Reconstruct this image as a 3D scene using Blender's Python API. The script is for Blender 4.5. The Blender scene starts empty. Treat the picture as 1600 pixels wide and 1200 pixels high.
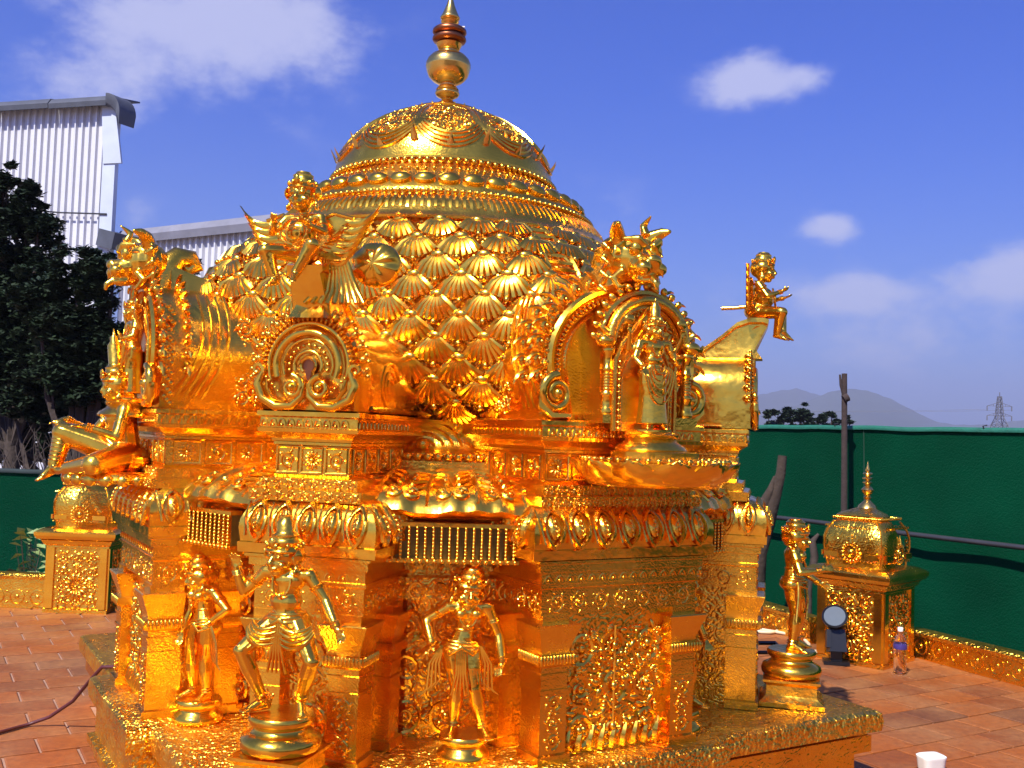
import bpy, bmesh, math, random
import numpy as np
from mathutils import Vector, Matrix, Euler, noise

random.seed(7)
R = math.radians
PI = math.pi
scene = bpy.context.scene
COL = scene.collection

# ------------------------------------------------------------------ camera
cam_d = bpy.data.cameras.new('camera')
cam = bpy.data.objects.new('camera', cam_d)
COL.objects.link(cam)
cam_d.sensor_fit = 'HORIZONTAL'
cam_d.sensor_width = 36.0
cam_d.lens = 36.0 * 1576.5 / 1600.0
cam_d.clip_start = 0.05
cam_d.clip_end = 9000
cam.location = (0, 0, 1.5)
cam.matrix_world = Matrix.Translation((0, 0, 1.5)) @ Matrix.Rotation(PI / 2 + R(2.885), 4, 'X') @ Matrix.Rotation(R(1.937), 4, 'Z')
scene.camera = cam

# ------------------------------------------------------------------ light
SUN_EL = R(50)
SUN_AZ_DIR = Vector((-0.48, -0.88, 0)).normalized()      # horizontally towards the sun
sun_rot = math.atan2(SUN_AZ_DIR.x, SUN_AZ_DIR.y)
world = bpy.data.worlds.new('World')
scene.world = world
world.use_nodes = True
wn = world.node_tree.nodes
wl = world.node_tree.links
wn.clear()
w_out = wn.new('ShaderNodeOutputWorld')
w_bg = wn.new('ShaderNodeBackground')
w_bg.inputs['Strength'].default_value = 0.061
sky = wn.new('ShaderNodeTexSky')
sky.sky_type = 'NISHITA'
sky.sun_disc = False
sky.sun_elevation = SUN_EL
sky.sun_rotation = sun_rot
sky.air_density = 1.0
sky.dust_density = 1.2
sky.ozone_density = 2.5
tint = wn.new('ShaderNodeMix'); tint.data_type = 'RGBA'; tint.blend_type = 'MULTIPLY'
tint.inputs[0].default_value = 1.0
wl.new(sky.outputs[0], tint.inputs[6])
tgrad = wn.new('ShaderNodeMix'); tgrad.data_type = 'RGBA'
tgrad.inputs[6].default_value = (0.58, 0.74, 1.30, 1)      # hazy low sky
tgrad.inputs[7].default_value = (0.15, 0.50, 1.66, 1)      # deep blue above
tco0 = wn.new('ShaderNodeTexCoord'); tsx = wn.new('ShaderNodeSeparateXYZ'); wl.new(tco0.outputs['Generated'], tsx.inputs[0])
tmr = wn.new('ShaderNodeMapRange'); tmr.interpolation_type = 'SMOOTHSTEP'; wl.new(tsx.outputs[2], tmr.inputs[0])
tmr.inputs[1].default_value = -0.02; tmr.inputs[2].default_value = 0.40
wl.new(tmr.outputs[0], tgrad.inputs[0]); wl.new(tgrad.outputs[2], tint.inputs[7])


def wmath(op, a, b=None, c=None):
    n = wn.new('ShaderNodeMath'); n.operation = op
    for i, v in enumerate((a, b, c)):
        if v is None:
            continue
        if isinstance(v, (int, float)):
            n.inputs[i].default_value = v
        else:
            wl.new(v, n.inputs[i])
    return n.outputs[0]


wtc = wn.new('ShaderNodeTexCoord')
wdir = wtc.outputs['Generated']
wnoi = wn.new('ShaderNodeTexNoise'); wnoi.inputs['Scale'].default_value = 9.0
wnoi.inputs['Detail'].default_value = 8; wnoi.inputs['Roughness'].default_value = 0.62
wmap = wn.new('ShaderNodeMapping'); wmap.inputs['Scale'].default_value = (1, 1, 1.7)
wl.new(wdir, wmap.inputs[0]); wl.new(wmap.outputs[0], wnoi.inputs['Vector'])
wnoi2 = wn.new('ShaderNodeTexNoise'); wnoi2.inputs['Scale'].default_value = 3.2
wnoi2.inputs['Detail'].default_value = 6; wnoi2.inputs['Roughness'].default_value = 0.6
wl.new(wmap.outputs[0], wnoi2.inputs['Vector'])


def pixdir(px, py):
    v = Vector(((px - 800) / 1576.5, -(py - 600) / 1576.5, -1.0))
    return (cam.matrix_world.to_3x3() @ v).normalized()


# the clouds of the day: soft cumulus at their places in the sky, (px, py, size, squash, strength)
CL = [(290, 10, .105, 1.3, 1.0), (420, 25, .085, 1.2, .9), (240, 125, .055, 1.4, .6), (90, 120, .05, 1.4, .45),
      (1140, 132, .032, 1.6, 1.1), (1180, 112, .030, 1.2, 1.15), (1225, 128, .028, 1.7, .8), (1268, 122, .02, 1.6, .6), (1120, 45, .035, 2.0, .35), (1265, 358, .034, 1.8, 1.25), (1310, 350, .022, 1.6, .9), (1335, 460, .034, 2.0, .95),
      (1540, 445, .05, 2.2, 1.05), (1590, 415, .035, 1.6, 1.0), (1220, 500, .12, 2.6, .4), (215, 335, .025, 1.4, .45), (1480, 540, .14, 3.0, .4), (960, 330, .04, 1.5, .3),
      (800, -500, .25, 2.0, .8), (-700, 100, .2, 2.2, .9), (2400, 50, .2, 2.4, .9)]
acc = None
for (px, py, s, sq, st) in CL:
    d = pixdir(px, py)
    right = Vector((0, 0, 1)).cross(d).normalized(); up = d.cross(right)
    dot_r = wn.new('ShaderNodeVectorMath'); dot_r.operation = 'DOT_PRODUCT'; wl.new(wdir, dot_r.inputs[0]); dot_r.inputs[1].default_value = right
    dot_u = wn.new('ShaderNodeVectorMath'); dot_u.operation = 'DOT_PRODUCT'; wl.new(wdir, dot_u.inputs[0]); dot_u.inputs[1].default_value = up
    dot_f = wn.new('ShaderNodeVectorMath'); dot_f.operation = 'DOT_PRODUCT'; wl.new(wdir, dot_f.inputs[0]); dot_f.inputs[1].default_value = d
    a = wmath('MULTIPLY', dot_r.outputs['Value'], 1 / s)
    b = wmath('MULTIPLY', wmath('SUBTRACT', dot_u.outputs['Value'], d.dot(up)), sq / s)
    rr = wmath('ADD', wmath('MULTIPLY', a, a), wmath('MULTIPLY', b, b))
    g = wmath('MULTIPLY', wmath('EXPONENT', wmath('MULTIPLY', rr, -1.0)), st)
    g = wmath('MULTIPLY', g, wmath('GREATER_THAN', dot_f.outputs['Value'], 0.0))
    acc = g if acc is None else wmath('ADD', acc, g)
nz = wmath('ADD', wmath('MULTIPLY', wnoi.outputs[0], 1.0), wmath('MULTIPLY', wnoi2.outputs[0], 0.5))
nz = wmath('SUBTRACT', nz, 0.75)
cm = wmath('ADD', wmath('MULTIPLY', acc, 0.72), wmath('MULTIPLY', nz, 2.5))
ramp = wn.new('ShaderNodeMapRange'); ramp.interpolation_type = 'SMOOTHSTEP'
wl.new(cm, ramp.inputs[0]); ramp.inputs[1].default_value = 0.12; ramp.inputs[2].default_value = 1.05
cmask = wmath('MULTIPLY', ramp.outputs[0], wmath('MINIMUM', wmath('MULTIPLY', acc, 2.2), 1.0))
cmask = wmath('MULTIPLY', cmask, 0.72)
cmix = wn.new('ShaderNodeMix'); cmix.data_type = 'RGBA'
wl.new(cmask, cmix.inputs[0]); wl.new(tint.outputs[2], cmix.inputs[6])
cmix.inputs[7].default_value = (6.6, 6.7, 8.8, 1)
wl.new(cmix.outputs[2], w_bg.inputs['Color'])
wl.new(w_bg.outputs[0], w_out.inputs[0])

sd = bpy.data.lights.new('sun', 'SUN')
sd.energy = 5.0
sd.angle = R(0.53)
sd.color = (1.0, 0.95, 0.86)
sun = bpy.data.objects.new('sun', sd)
COL.objects.link(sun)
sv = Vector((SUN_AZ_DIR.x * math.cos(SUN_EL), SUN_AZ_DIR.y * math.cos(SUN_EL), math.sin(SUN_EL)))
sun.rotation_euler = sv.to_track_quat('Z', 'Y').to_euler()

scene.view_settings.view_transform = 'Standard'
scene.view_settings.look = 'None'
scene.view_settings.gamma = 1
scene.view_settings.exposure = 0.85
scene.view_settings.use_curve_mapping = False
scene.cycles.max_bounces = 12
scene.cycles.glossy_bounces = 6
scene.cycles.diffuse_bounces = 3
scene.cycles.sample_clamp_indirect = 12

# ------------------------------------------------------------------ materials


def new_mat(name):
    m = bpy.data.materials.new(name); m.use_nodes = True
    nt = m.node_tree
    b = nt.nodes['Principled BSDF']
    return m, nt, b


def node(nt, t, **kw):
    n = nt.nodes.new(t)
    for k, v in kw.items():
        setattr(n, k, v)
    return n


def nm(nt, op, a, b=None, c=None):
    n = nt.nodes.new('ShaderNodeMath'); n.operation = op
    for i, v in enumerate((a, b, c)):
        if v is None:
            continue
        if isinstance(v, (int, float)):
            n.inputs[i].default_value = v
        else:
            nt.links.new(v, n.inputs[i])
    return n.outputs[0]


def gold(name, kind='smooth', scale=1.0, strength=0.5, rough=0.2, dist=0.004, base=(1.0, 0.55, 0.052)):
    m, nt, b = new_mat(name)
    L = nt.links
    tc = node(nt, 'ShaderNodeTexCoord')
    co = tc.outputs['Object']
    b.inputs['Metallic'].default_value = 1.0
    # tarnish and polish change the tone a little from place to place
    n1 = node(nt, 'ShaderNodeTexNoise'); n1.inputs['Scale'].default_value = 4.5; n1.inputs['Detail'].default_value = 8; n1.inputs['Roughness'].default_value = .65
    L.new(co, n1.inputs['Vector'])
    cr = node(nt, 'ShaderNodeValToRGB')
    cr.color_ramp.elements[0].position = 0.3; cr.color_ramp.elements[0].color = (base[0] * .86, base[1] * .76, base[2] * .7, 1)
    cr.color_ramp.elements[1].position = 0.7; cr.color_ramp.elements[1].color = (base[0], base[1] * 1.08, base[2] * 1.3, 1)
    L.new(n1.outputs[0], cr.inputs[0]); L.new(cr.outputs[0], b.inputs['Base Color'])
    rr = nm(nt, 'MULTIPLY_ADD', n1.outputs[0], 0.34, rough - 0.15)
    L.new(rr, b.inputs['Roughness'])
    # fine hammer marks
    nf = node(nt, 'ShaderNodeTexNoise'); nf.inputs['Scale'].default_value = 38; nf.inputs['Detail'].default_value = 3
    L.new(co, nf.inputs['Vector'])
    h = nm(nt, 'MULTIPLY', nf.outputs[0], 0.14 if kind in ('band', 'scroll') else 0.32)
    # dents left by beating the sheet over its backing
    nd0 = node(nt, 'ShaderNodeTexNoise'); nd0.inputs['Scale'].default_value = 12; nd0.inputs['Detail'].default_value = 2
    L.new(co, nd0.inputs['Vector'])
    h = nm(nt, 'ADD', h, nm(nt, 'MULTIPLY', nd0.outputs[0], 2.2 if kind in ('smooth', 'brushed') else 1.6))
    if kind in ('scroll', 'band'):
        # rosettes and tendrils: rings about scattered centres, bent by noise
        nd = node(nt, 'ShaderNodeTexNoise'); nd.inputs['Scale'].default_value = 16 * scale; nd.inputs['Detail'].default_value = 2
        L.new(co, nd.inputs['Vector'])
        mx = node(nt, 'ShaderNodeVectorMath', operation='MULTIPLY_ADD')
        L.new(nd.outputs['Color'], mx.inputs[0]); mx.inputs[1].default_value = (.07 / scale,) * 3; L.new(co, mx.inputs[2])
        vo = node(nt, 'ShaderNodeTexVoronoi'); vo.inputs['Scale'].default_value = 17 * scale
        vo.feature = 'F1'
        L.new(mx.outputs[0], vo.inputs['Vector'])
        rings = nm(nt, 'SINE', nm(nt, 'MULTIPLY', vo.outputs['Distance'], 22.0))
        vo2 = node(nt, 'ShaderNodeTexVoronoi'); vo2.inputs['Scale'].default_value = 62 * scale
        L.new(co, vo2.inputs['Vector'])
        bd = nm(nt, 'SUBTRACT', 0.6, vo2.outputs['Distance'])
        h = nm(nt, 'ADD', h, nm(nt, 'MULTIPLY_ADD', rings, 0.5, bd))
    elif kind == 'nugget':
        vo = node(nt, 'ShaderNodeTexVoronoi'); vo.inputs['Scale'].default_value = 30 * scale
        L.new(co, vo.inputs['Vector'])
        vo2 = node(nt, 'ShaderNodeTexVoronoi'); vo2.inputs['Scale'].default_value = 70 * scale
        L.new(co, vo2.inputs['Vector'])
        h = nm(nt, 'ADD', h, nm(nt, 'ADD', nm(nt, 'MULTIPLY', nm(nt, 'SUBTRACT', 1.0, vo.outputs['Distance']), 1.4), nm(nt, 'SUBTRACT', 0.6, vo2.outputs['Distance'])))
    elif kind == 'flute':
        sx = node(nt, 'ShaderNodeSeparateXYZ'); L.new(co, sx.inputs[0])
        ang = nm(nt, 'ARCTAN2', sx.outputs[0], sx.outputs[1])
        w = nm(nt, 'SINE', nm(nt, 'MULTIPLY', ang, 160 * scale))
        h = nm(nt, 'ADD', h, w)
    elif kind == 'brushed':
        sx = node(nt, 'ShaderNodeMapping'); sx.inputs['Scale'].default_value = (90, 90, 6); L.new(co, sx.inputs[0])
        nb = node(nt, 'ShaderNodeTexNoise'); nb.inputs['Scale'].default_value = 1.0; L.new(sx.outputs[0], nb.inputs['Vector'])
        h = nm(nt, 'ADD', h, nb.outputs[0])
    bp = node(nt, 'ShaderNodeBump')
    bp.inputs['Strength'].default_value = strength
    bp.inputs['Distance'].default_value = dist
    L.new(h, bp.inputs['Height']); L.new(bp.outputs[0], b.inputs['Normal'])
    return m


M = {}
M['gold'] = gold('gilded_sheet', 'smooth', rough=.21, strength=.45, dist=.006)
M['gold_body'] = gold('polished_gilding', 'smooth', rough=.19, strength=.25, dist=.004)
M['gold_scroll'] = gold('embossed_gilding', 'scroll', 1.0, .30, .20, .005)
M['gold_band'] = gold('fine_embossed_gilding', 'band', 1.9, .14, .22, .003)
M['gold_nugget'] = gold('beaten_nugget_gilding', 'nugget', 1.0, .85, .28, .010)
M['gold_dark'] = gold('gap_shade_back_plate', 'smooth', rough=.35, strength=.4, dist=.004, base=(.22, .16, .04))  # shade and dark reflection between the balusters, put into the base colour
M['gold_brushed'] = gold('ribbed_gilding', 'brushed', 1.0, .5, .2, .004)
M['brass'] = gold('aged_brass', 'smooth', rough=.2, strength=.2, dist=.004, base=(.95, .58, .13))
M['copper'] = gold('dark_copper', 'smooth', rough=.3, strength=.3, dist=.004, base=(.34, .11, .04))


def plain(name, col, rough=.6, var=.25, nscale=8, metal=0, bump=0.0, bscale=60, objrand=False, spec=.5):
    m, nt, b = new_mat(name)
    tc = node(nt, 'ShaderNodeTexCoord')
    n1 = node(nt, 'ShaderNodeTexNoise'); n1.inputs['Scale'].default_value = nscale; n1.inputs['Detail'].default_value = 6
    nt.links.new(tc.outputs['Object'], n1.inputs['Vector'])
    mixn = node(nt, 'ShaderNodeMix', data_type='RGBA')
    mixn.inputs[6].default_value = (*[c * (1 - var) for c in col], 1)
    mixn.inputs[7].default_value = (*[min(1, c * (1 + var)) for c in col], 1)
    nt.links.new(n1.outputs[0], mixn.inputs[0])
    out = mixn.outputs[2]
    if objrand:
        oi = node(nt, 'ShaderNodeObjectInfo')
        hs = node(nt, 'ShaderNodeHueSaturation')
        nt.links.new(out, hs.inputs['Color'])
        nt.links.new(nm(nt, 'MULTIPLY_ADD', oi.outputs['Random'], .5, .75), hs.inputs['Value'])
        out = hs.outputs[0]
    nt.links.new(out, b.inputs['Base Color'])
    b.inputs['Roughness'].default_value = rough
    b.inputs['Metallic'].default_value = metal
    b.inputs['Specular IOR Level'].default_value = spec
    if bump:
        n2 = node(nt, 'ShaderNodeTexNoise'); n2.inputs['Scale'].default_value = bscale; n2.inputs['Detail'].default_value = 5
        nt.links.new(tc.outputs['Object'], n2.inputs['Vector'])
        bp = node(nt, 'ShaderNodeBump'); bp.inputs['Strength'].default_value = bump; bp.inputs['Distance'].default_value = .01
        nt.links.new(n2.outputs[0], bp.inputs['Height']); nt.links.new(bp.outputs[0], b.inputs['Normal'])
    return m


def tile_mat(name, joined):
    m, nt, b = new_mat(name)
    L = nt.links
    geo = node(nt, 'ShaderNodeNewGeometry')
    if joined:
        at = node(nt, 'ShaderNodeAttribute'); at.attribute_name = 'rnd'; rnd = at.outputs['Fac']
    else:
        oi = node(nt, 'ShaderNodeObjectInfo'); rnd = oi.outputs['Random']
    cr = node(nt, 'ShaderNodeValToRGB')
    e = cr.color_ramp.elements
    e[0].position = 0; e[0].color = (.18, .042, .006, 1)
    e[1].position = 1; e[1].color = (.27, .074, .010, 1)
    for p, c in ((.3, (.26, .066, .008, 1)), (.55, (.30, .076, .008, 1)), (.8, (.25, .075, .016, 1)), (.93, (.15, .048, .016, 1))):
        q = cr.color_ramp.elements.new(p); q.color = c
    L.new(rnd, cr.inputs[0])
    n1 = node(nt, 'ShaderNodeTexNoise'); n1.inputs['Scale'].default_value = 2.3; n1.inputs['Detail'].default_value = 9; n1.inputs['Roughness'].default_value = .65
    L.new(geo.outputs['Position'], n1.inputs['Vector'])
    n2 = node(nt, 'ShaderNodeTexNoise'); n2.inputs['Scale'].default_value = 26; n2.inputs['Detail'].default_value = 6; n2.inputs['Roughness'].default_value = .7
    L.new(geo.outputs['Position'], n2.inputs['Vector'])
    mr = node(nt, 'ShaderNodeMapRange'); mr.inputs[1].default_value = .42; mr.inputs[2].default_value = .72
    L.new(n1.outputs[0], mr.inputs[0])
    mx = node(nt, 'ShaderNodeMix', data_type='RGBA')
    L.new(nm(nt, 'MULTIPLY', mr.outputs[0], .75), mx.inputs[0]); L.new(cr.outputs[0], mx.inputs[6]); mx.inputs[7].default_value = (.32, .14, .05, 1)
    mx2 = node(nt, 'ShaderNodeMix', data_type='RGBA', blend_type='MULTIPLY'); mx2.inputs[0].default_value = .6
    cr2 = node(nt, 'ShaderNodeValToRGB'); cr2.color_ramp.elements[0].position = .3; cr2.color_ramp.elements[0].color = (.42, .38, .38, 1); cr2.color_ramp.elements[1].position = .62
    L.new(n2.outputs[0], cr2.inputs[0]); L.new(mx.outputs[2], mx2.inputs[6]); L.new(cr2.outputs[0], mx2.inputs[7])
    L.new(mx2.outputs[2], b.inputs['Base Color'])
    b.inputs['Roughness'].default_value = .62
    bp = node(nt, 'ShaderNodeBump'); bp.inputs['Strength'].default_value = .5; bp.inputs['Distance'].default_value = .004
    L.new(n2.outputs[0], bp.inputs['Height']); L.new(bp.outputs[0], b.inputs['Normal'])
    return m


M['tile'] = tile_mat('terracotta_tile', False)
M['tile_j'] = tile_mat('terracotta_tile_far', True)
M['mortar'] = plain('mortar', (.30, .165, .11), .9, .3, 5, bump=.4)
M['net'] = plain('green_shade_net', (.0, .034, .015), .85, .45, 1.6, bump=.8, bscale=70, spec=.05)
M['net_dark'] = plain('dark_net_hem', (.006, .016, .018), .8, .4, 8)
M['net_seam'] = plain('net_seam_stitching', (.0, .034, .016), .85, .3, 8)
M['net_edge'] = plain('net_hem', (.006, .10, .065), .6, .4, 14, bump=.5)
M['pole'] = plain('dark_wood_pole', (.035, .022, .020), .95, .5, 12, bump=.8, bscale=30)
M['pipe'] = plain('black_pipe', (.03, .03, .035), .35, .3, 8)
M['bark'] = plain('bark', (.045, .030, .024), .9, .6, 12, bump=1, bscale=20)
M['deadwood'] = plain('weathered_dead_wood', (.042, .028, .020), .98, .6, 14, bump=1, bscale=24)
M['leaf'] = plain('tree_leaf', (.013, .026, .010), .5, .55, 3)
M['leaf_far'] = plain('far_leaf', (.016, .030, .014), .6, .5, 1)
M['leaf_plant'] = plain('potted_leaf', (.20, .28, .10), .5, .4, 20)
M['metal_sheet'] = plain('corrugated_sheet', (.56, .56, .60), .42, .18, .7, metal=.15, bump=.15, bscale=10)
M['metal_flash'] = plain('ridge_flashing', (.055, .06, .08), .6, .4, 3, bump=.3, bscale=15)
M['roof_edge'] = plain('grey_roof_edge', (.16, .16, .20), .6, .3, 3)
M['metal_light'] = plain('pale_trim', (.42, .46, .55), .4, .2, 2)
M['gap'] = plain('dark_inside', (.02, .02, .025), .9)
M['black'] = plain('black_plastic', (.004, .004, .006), .38, .3, 20)
M['cable'] = plain('maroon_cable', (.075, .012, .014), .5)
M['cream'] = plain('cream_cord', (.62, .50, .33), .6, .15)
M['white'] = plain('white_plastic', (.78, .76, .70), .5, .08)
M['purple'] = plain('purple_label', (.045, .03, .16), .4, .3, 30)
M['ground'] = plain('dry_ground', (.20, .14, .10), .95, .4, .4, bump=.6, bscale=4)
M['hill'] = plain('hill_scrub', (.05, .06, .04), .95, .45, .006)
M['steel'] = plain('pylon_steel', (.10, .10, .12), .6)
M['lens'] = plain('lamp_reflector', (.06, .08, .11), .7, .1, 30)


def glass(name, col=(1, 1, 1), rough=.02):
    m, nt, b = new_mat(name)
    b.inputs['Base Color'].default_value = (*col, 1)
    b.inputs['Transmission Weight'].default_value = 1
    b.inputs['Roughness'].default_value = rough
    b.inputs['IOR'].default_value = 1.35
    return m


M['glass'] = glass('clear_plastic')

# ------------------------------------------------------------------ mesh helpers


class MB:
    def __init__(s):
        s.v = []; s.f = []

    def add(s, vs, fs):
        o = len(s.v)
        s.v.extend([tuple(v) for v in vs]); s.f.extend([tuple(i + o for i in f) for f in fs])
        return s

    def box(s, c, d, rot=None, taper=1.0):
        x, y, z = d[0] / 2, d[1] / 2, d[2] / 2
        vs = [(-x, -y, -z), (x, -y, -z), (x, y, -z), (-x, y, -z)] + [(-x * taper, -y * taper, z), (x * taper, -y * taper, z), (x * taper, y * taper, z), (-x * taper, y * taper, z)]
        vs = [Vector(v) for v in vs]
        if rot is not None:
            rm = Euler(rot).to_matrix(); vs = [rm @ v for v in vs]
        vs = [v + Vector(c) for v in vs]
        return s.add(vs, [(0, 3, 2, 1), (4, 5, 6, 7), (0, 1, 5, 4), (1, 2, 6, 5), (2, 3, 7, 6), (3, 0, 4, 7)])

    def loft(s, rings, closed=True, cap0=False, cap1=False):
        n = len(rings[0]); vs = [p for r_ in rings for p in r_]; fs = []
        for i in range(len(rings) - 1):
            for j in range(n if closed else n - 1):
                a = i * n + j; b = i * n + (j + 1) % n
                fs.append((a, b, b + n, a + n))
        if cap0: fs.append(tuple(reversed(range(n))))
        if cap1: fs.append(tuple((len(rings) - 1) * n + k for k in range(n)))
        return s.add(vs, fs)

    def lathe(s, prof, n=24, c=(0, 0, 0), ax=None, cap=True, a0=0, a1=2 * PI):
        full = abs(a1 - a0 - 2 * PI) < 1e-6
        rings = []
        q = Vector((0, 0, 1)).rotation_difference(Vector(ax)).to_matrix() if ax is not None else None
        m = n if full else n + 1
        for (r_, z) in prof:
            ring = []
            for k in range(m):
                a = a0 + (a1 - a0) * k / n
                p = Vector((max(r_, 1e-5) * math.cos(a), max(r_, 1e-5) * math.sin(a), z))
                if q is not None: p = q @ p
                ring.append(p + Vector(c))
            rings.append(ring)
        return s.loft(rings, full, cap and full, cap and full)

    def ell(s, c, r_, rot=None, n=12, m=8):
        if isinstance(r_, (int, float)): r_ = (r_, r_, r_)
        rm = Euler(rot).to_matrix() if rot is not None else Matrix.Identity(3)
        vs = [rm @ Vector((0, 0, -r_[2])) + Vector(c)]; fs = []
        for i in range(1, m):
            t = -PI / 2 + PI * i / m
            for k in range(n):
                a = 2 * PI * k / n
                vs.append(rm @ Vector((r_[0] * math.cos(t) * math.cos(a), r_[1] * math.cos(t) * math.sin(a), r_[2] * math.sin(t))) + Vector(c))
        vs.append(rm @ Vector((0, 0, r_[2])) + Vector(c)); top = len(vs) - 1
        for k in range(n): fs.append((0, 1 + (k + 1) % n, 1 + k))
        for i in range(m - 2):
            for k in range(n):
                a = 1 + i * n + k; b = 1 + i * n + (k + 1) % n
                fs.append((a, b, b + n, a + n))
        for k in range(n): fs.append((top, 1 + (m - 2) * n + k, 1 + (m - 2) * n + (k + 1) % n))
        return s.add(vs, fs)

    def cap(s, p1, r1, p2, r2, n=10):
        p1 = Vector(p1); p2 = Vector(p2); d = p2 - p1; ln = d.length
        if ln < 1e-6: return s.ell(p1, r1, n=n)
        ax = d / ln
        prof = [(r1 * math.sin(t), -r1 * math.cos(t)) for t in (0.02, .5, 1.0, 1.57)] + [(r2 * math.cos(t), ln + r2 * math.sin(t)) for t in (0, .57, 1.07, 1.55)]
        return s.lathe(prof, n, p1, ax)

    def tube(s, pts, r_, n=6, closed=False, caps=True):
        pts = [Vector(p) for p in pts]; N = len(pts)
        rs = r_ if isinstance(r_, (list, tuple)) else [r_] * N
        rings = []; nrm = None
        for i in range(N):
            if closed: t = pts[(i + 1) % N] - pts[i - 1]
            else: t = pts[min(i + 1, N - 1)] - pts[max(i - 1, 0)]
            if t.length < 1e-9: t = Vector((0, 0, 1))
            t.normalize()
            if nrm is None:
                nrm = t.orthogonal().normalized()
            nrm = (nrm - t * nrm.dot(t))
            if nrm.length < 1e-6: nrm = t.orthogonal()
            nrm.normalize(); bn = t.cross(nrm)
            rings.append([pts[i] + (nrm * math.cos(2 * PI * k / n) + bn * math.sin(2 * PI * k / n)) * rs[i] for k in range(n)])
        if closed:
            rings.append(rings[0])
            return s.loft(rings, True)
        return s.loft(rings, True, caps, caps)

    def prism(s, poly, y0, y1, bevel=0.0):
        """polygon in x-z, extruded from y0 to y1 (y1 = front, smaller y), front edge bevelled"""
        n = len(poly)
        cx = sum(p[0] for p in poly) / n; cz = sum(p[1] for p in poly) / n
        back = [(p[0], y0, p[1]) for p in poly]
        if bevel:
            f1 = [(p[0], y1 + bevel, p[1]) for p in poly]
            f2 = []
            for p in poly:
                dx, dz = p[0] - cx, p[1] - cz; l_ = math.hypot(dx, dz) or 1
                k = max(0.0, 1 - bevel / l_)
                f2.append((cx + dx * k, y1, cz + dz * k))
            return s.loft([back, f1, f2], True, True, True)
        return s.loft([back, [(p[0], y1, p[1]) for p in poly]], True, True, True)

    def mesh(s, name):
        me = bpy.data.meshes.new(name)
        me.from_pydata(s.v, [], s.f)
        me.validate(); me.update()
        bm = bmesh.new(); bm.from_mesh(me); bmesh.ops.recalc_face_normals(bm, faces=bm.faces); bm.to_mesh(me); bm.free()
        return me

    def xf(s, mat):
        s.v = [tuple(mat @ Vector(v)) for v in s.v]; return s

    def merge(s, o):
        return s.add(o.v, o.f)


FINE = {'bead_strings', 'frieze_scrolls', 'lip_flutes', 'vine_relief', 'pilaster_fringe', 'cushion_leaves', 'lattice_straps', 'neck_scrolls', 'shelf_scallops', 'dado_panels', 'bead_row', 'bead_rings',
        'rope_moulding', 'rosettes', 'drapery', 'carved_panels', 'roof_ornament', 'bead_rim', 'ornaments', 'flank_swirls', 'side_swirls', 'sash', 'foot_leaves', 'arch_mouldings', 'arch_rings', 'insulator', 'tail'}


def link(o, parent=None):
    COL.objects.link(o)
    if parent is not None: o.parent = parent
    return o


def obj(name, mb, mat, parent=None, smooth=35, loc=None, rz=None, label=None, kind=None):
    me = mb.mesh(name) if isinstance(mb, MB) else mb
    if isinstance(mb, MB) or not me.materials:
        me.materials.append(M[mat] if isinstance(mat, str) else mat)
        if smooth:
            me.polygons.foreach_set('use_smooth', [True] * len(me.polygons))
            if smooth < 180:
                try: me.set_sharp_from_angle(angle=R(smooth))
                except Exception: pass
    o = link(bpy.data.objects.new(name, me), parent)
    if loc is not None: o.location = loc
    if rz is not None: o.rotation_euler = (0, 0, rz)
    if label: o['label'] = label
    if kind is None and parent is not None and name in FINE: kind = 'stuff'
    if kind: o['kind'] = kind
    return o


def inst(src, parent, mat4):
    c = src.copy(); COL.objects.link(c); c.parent = parent
    c.matrix_parent_inverse = Matrix.Identity(4); c.matrix_basis = mat4
    return c


def tag(o, label, cat, group=None, kind=None):
    if label: o['label'] = label
    if cat: o['category'] = cat
    if group: o['group'] = group
    if kind: o['kind'] = kind
    return o


def empty(name, loc, rz=0, label=None, cat=None, group=None):
    o = link(bpy.data.objects.new(name, None)); o.location = loc; o.rotation_euler = (0, 0, rz)
    o.empty_display_size = .1
    return tag(o, label, cat, group)


def copy_tree(o, parent=None):
    c = o.copy(); COL.objects.link(c); c.parent = parent
    for ch in [x for x in bpy.data.objects if x.parent == o]:
        copy_tree(ch, c)
    return c


def spiral(cx, cz, r0, turns, y, hand=1, start=0.0, n=None, r1=0.0):
    pts = []; n = n or int(14 * turns) + 4
    for i in range(n):
        t = i / (n - 1); a = start + hand * turns * 2 * PI * t; rr = r0 * (1 - t) + r1 * t
        pts.append((cx + rr * math.cos(a), y, cz + rr * math.sin(a)))
    return pts


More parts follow.
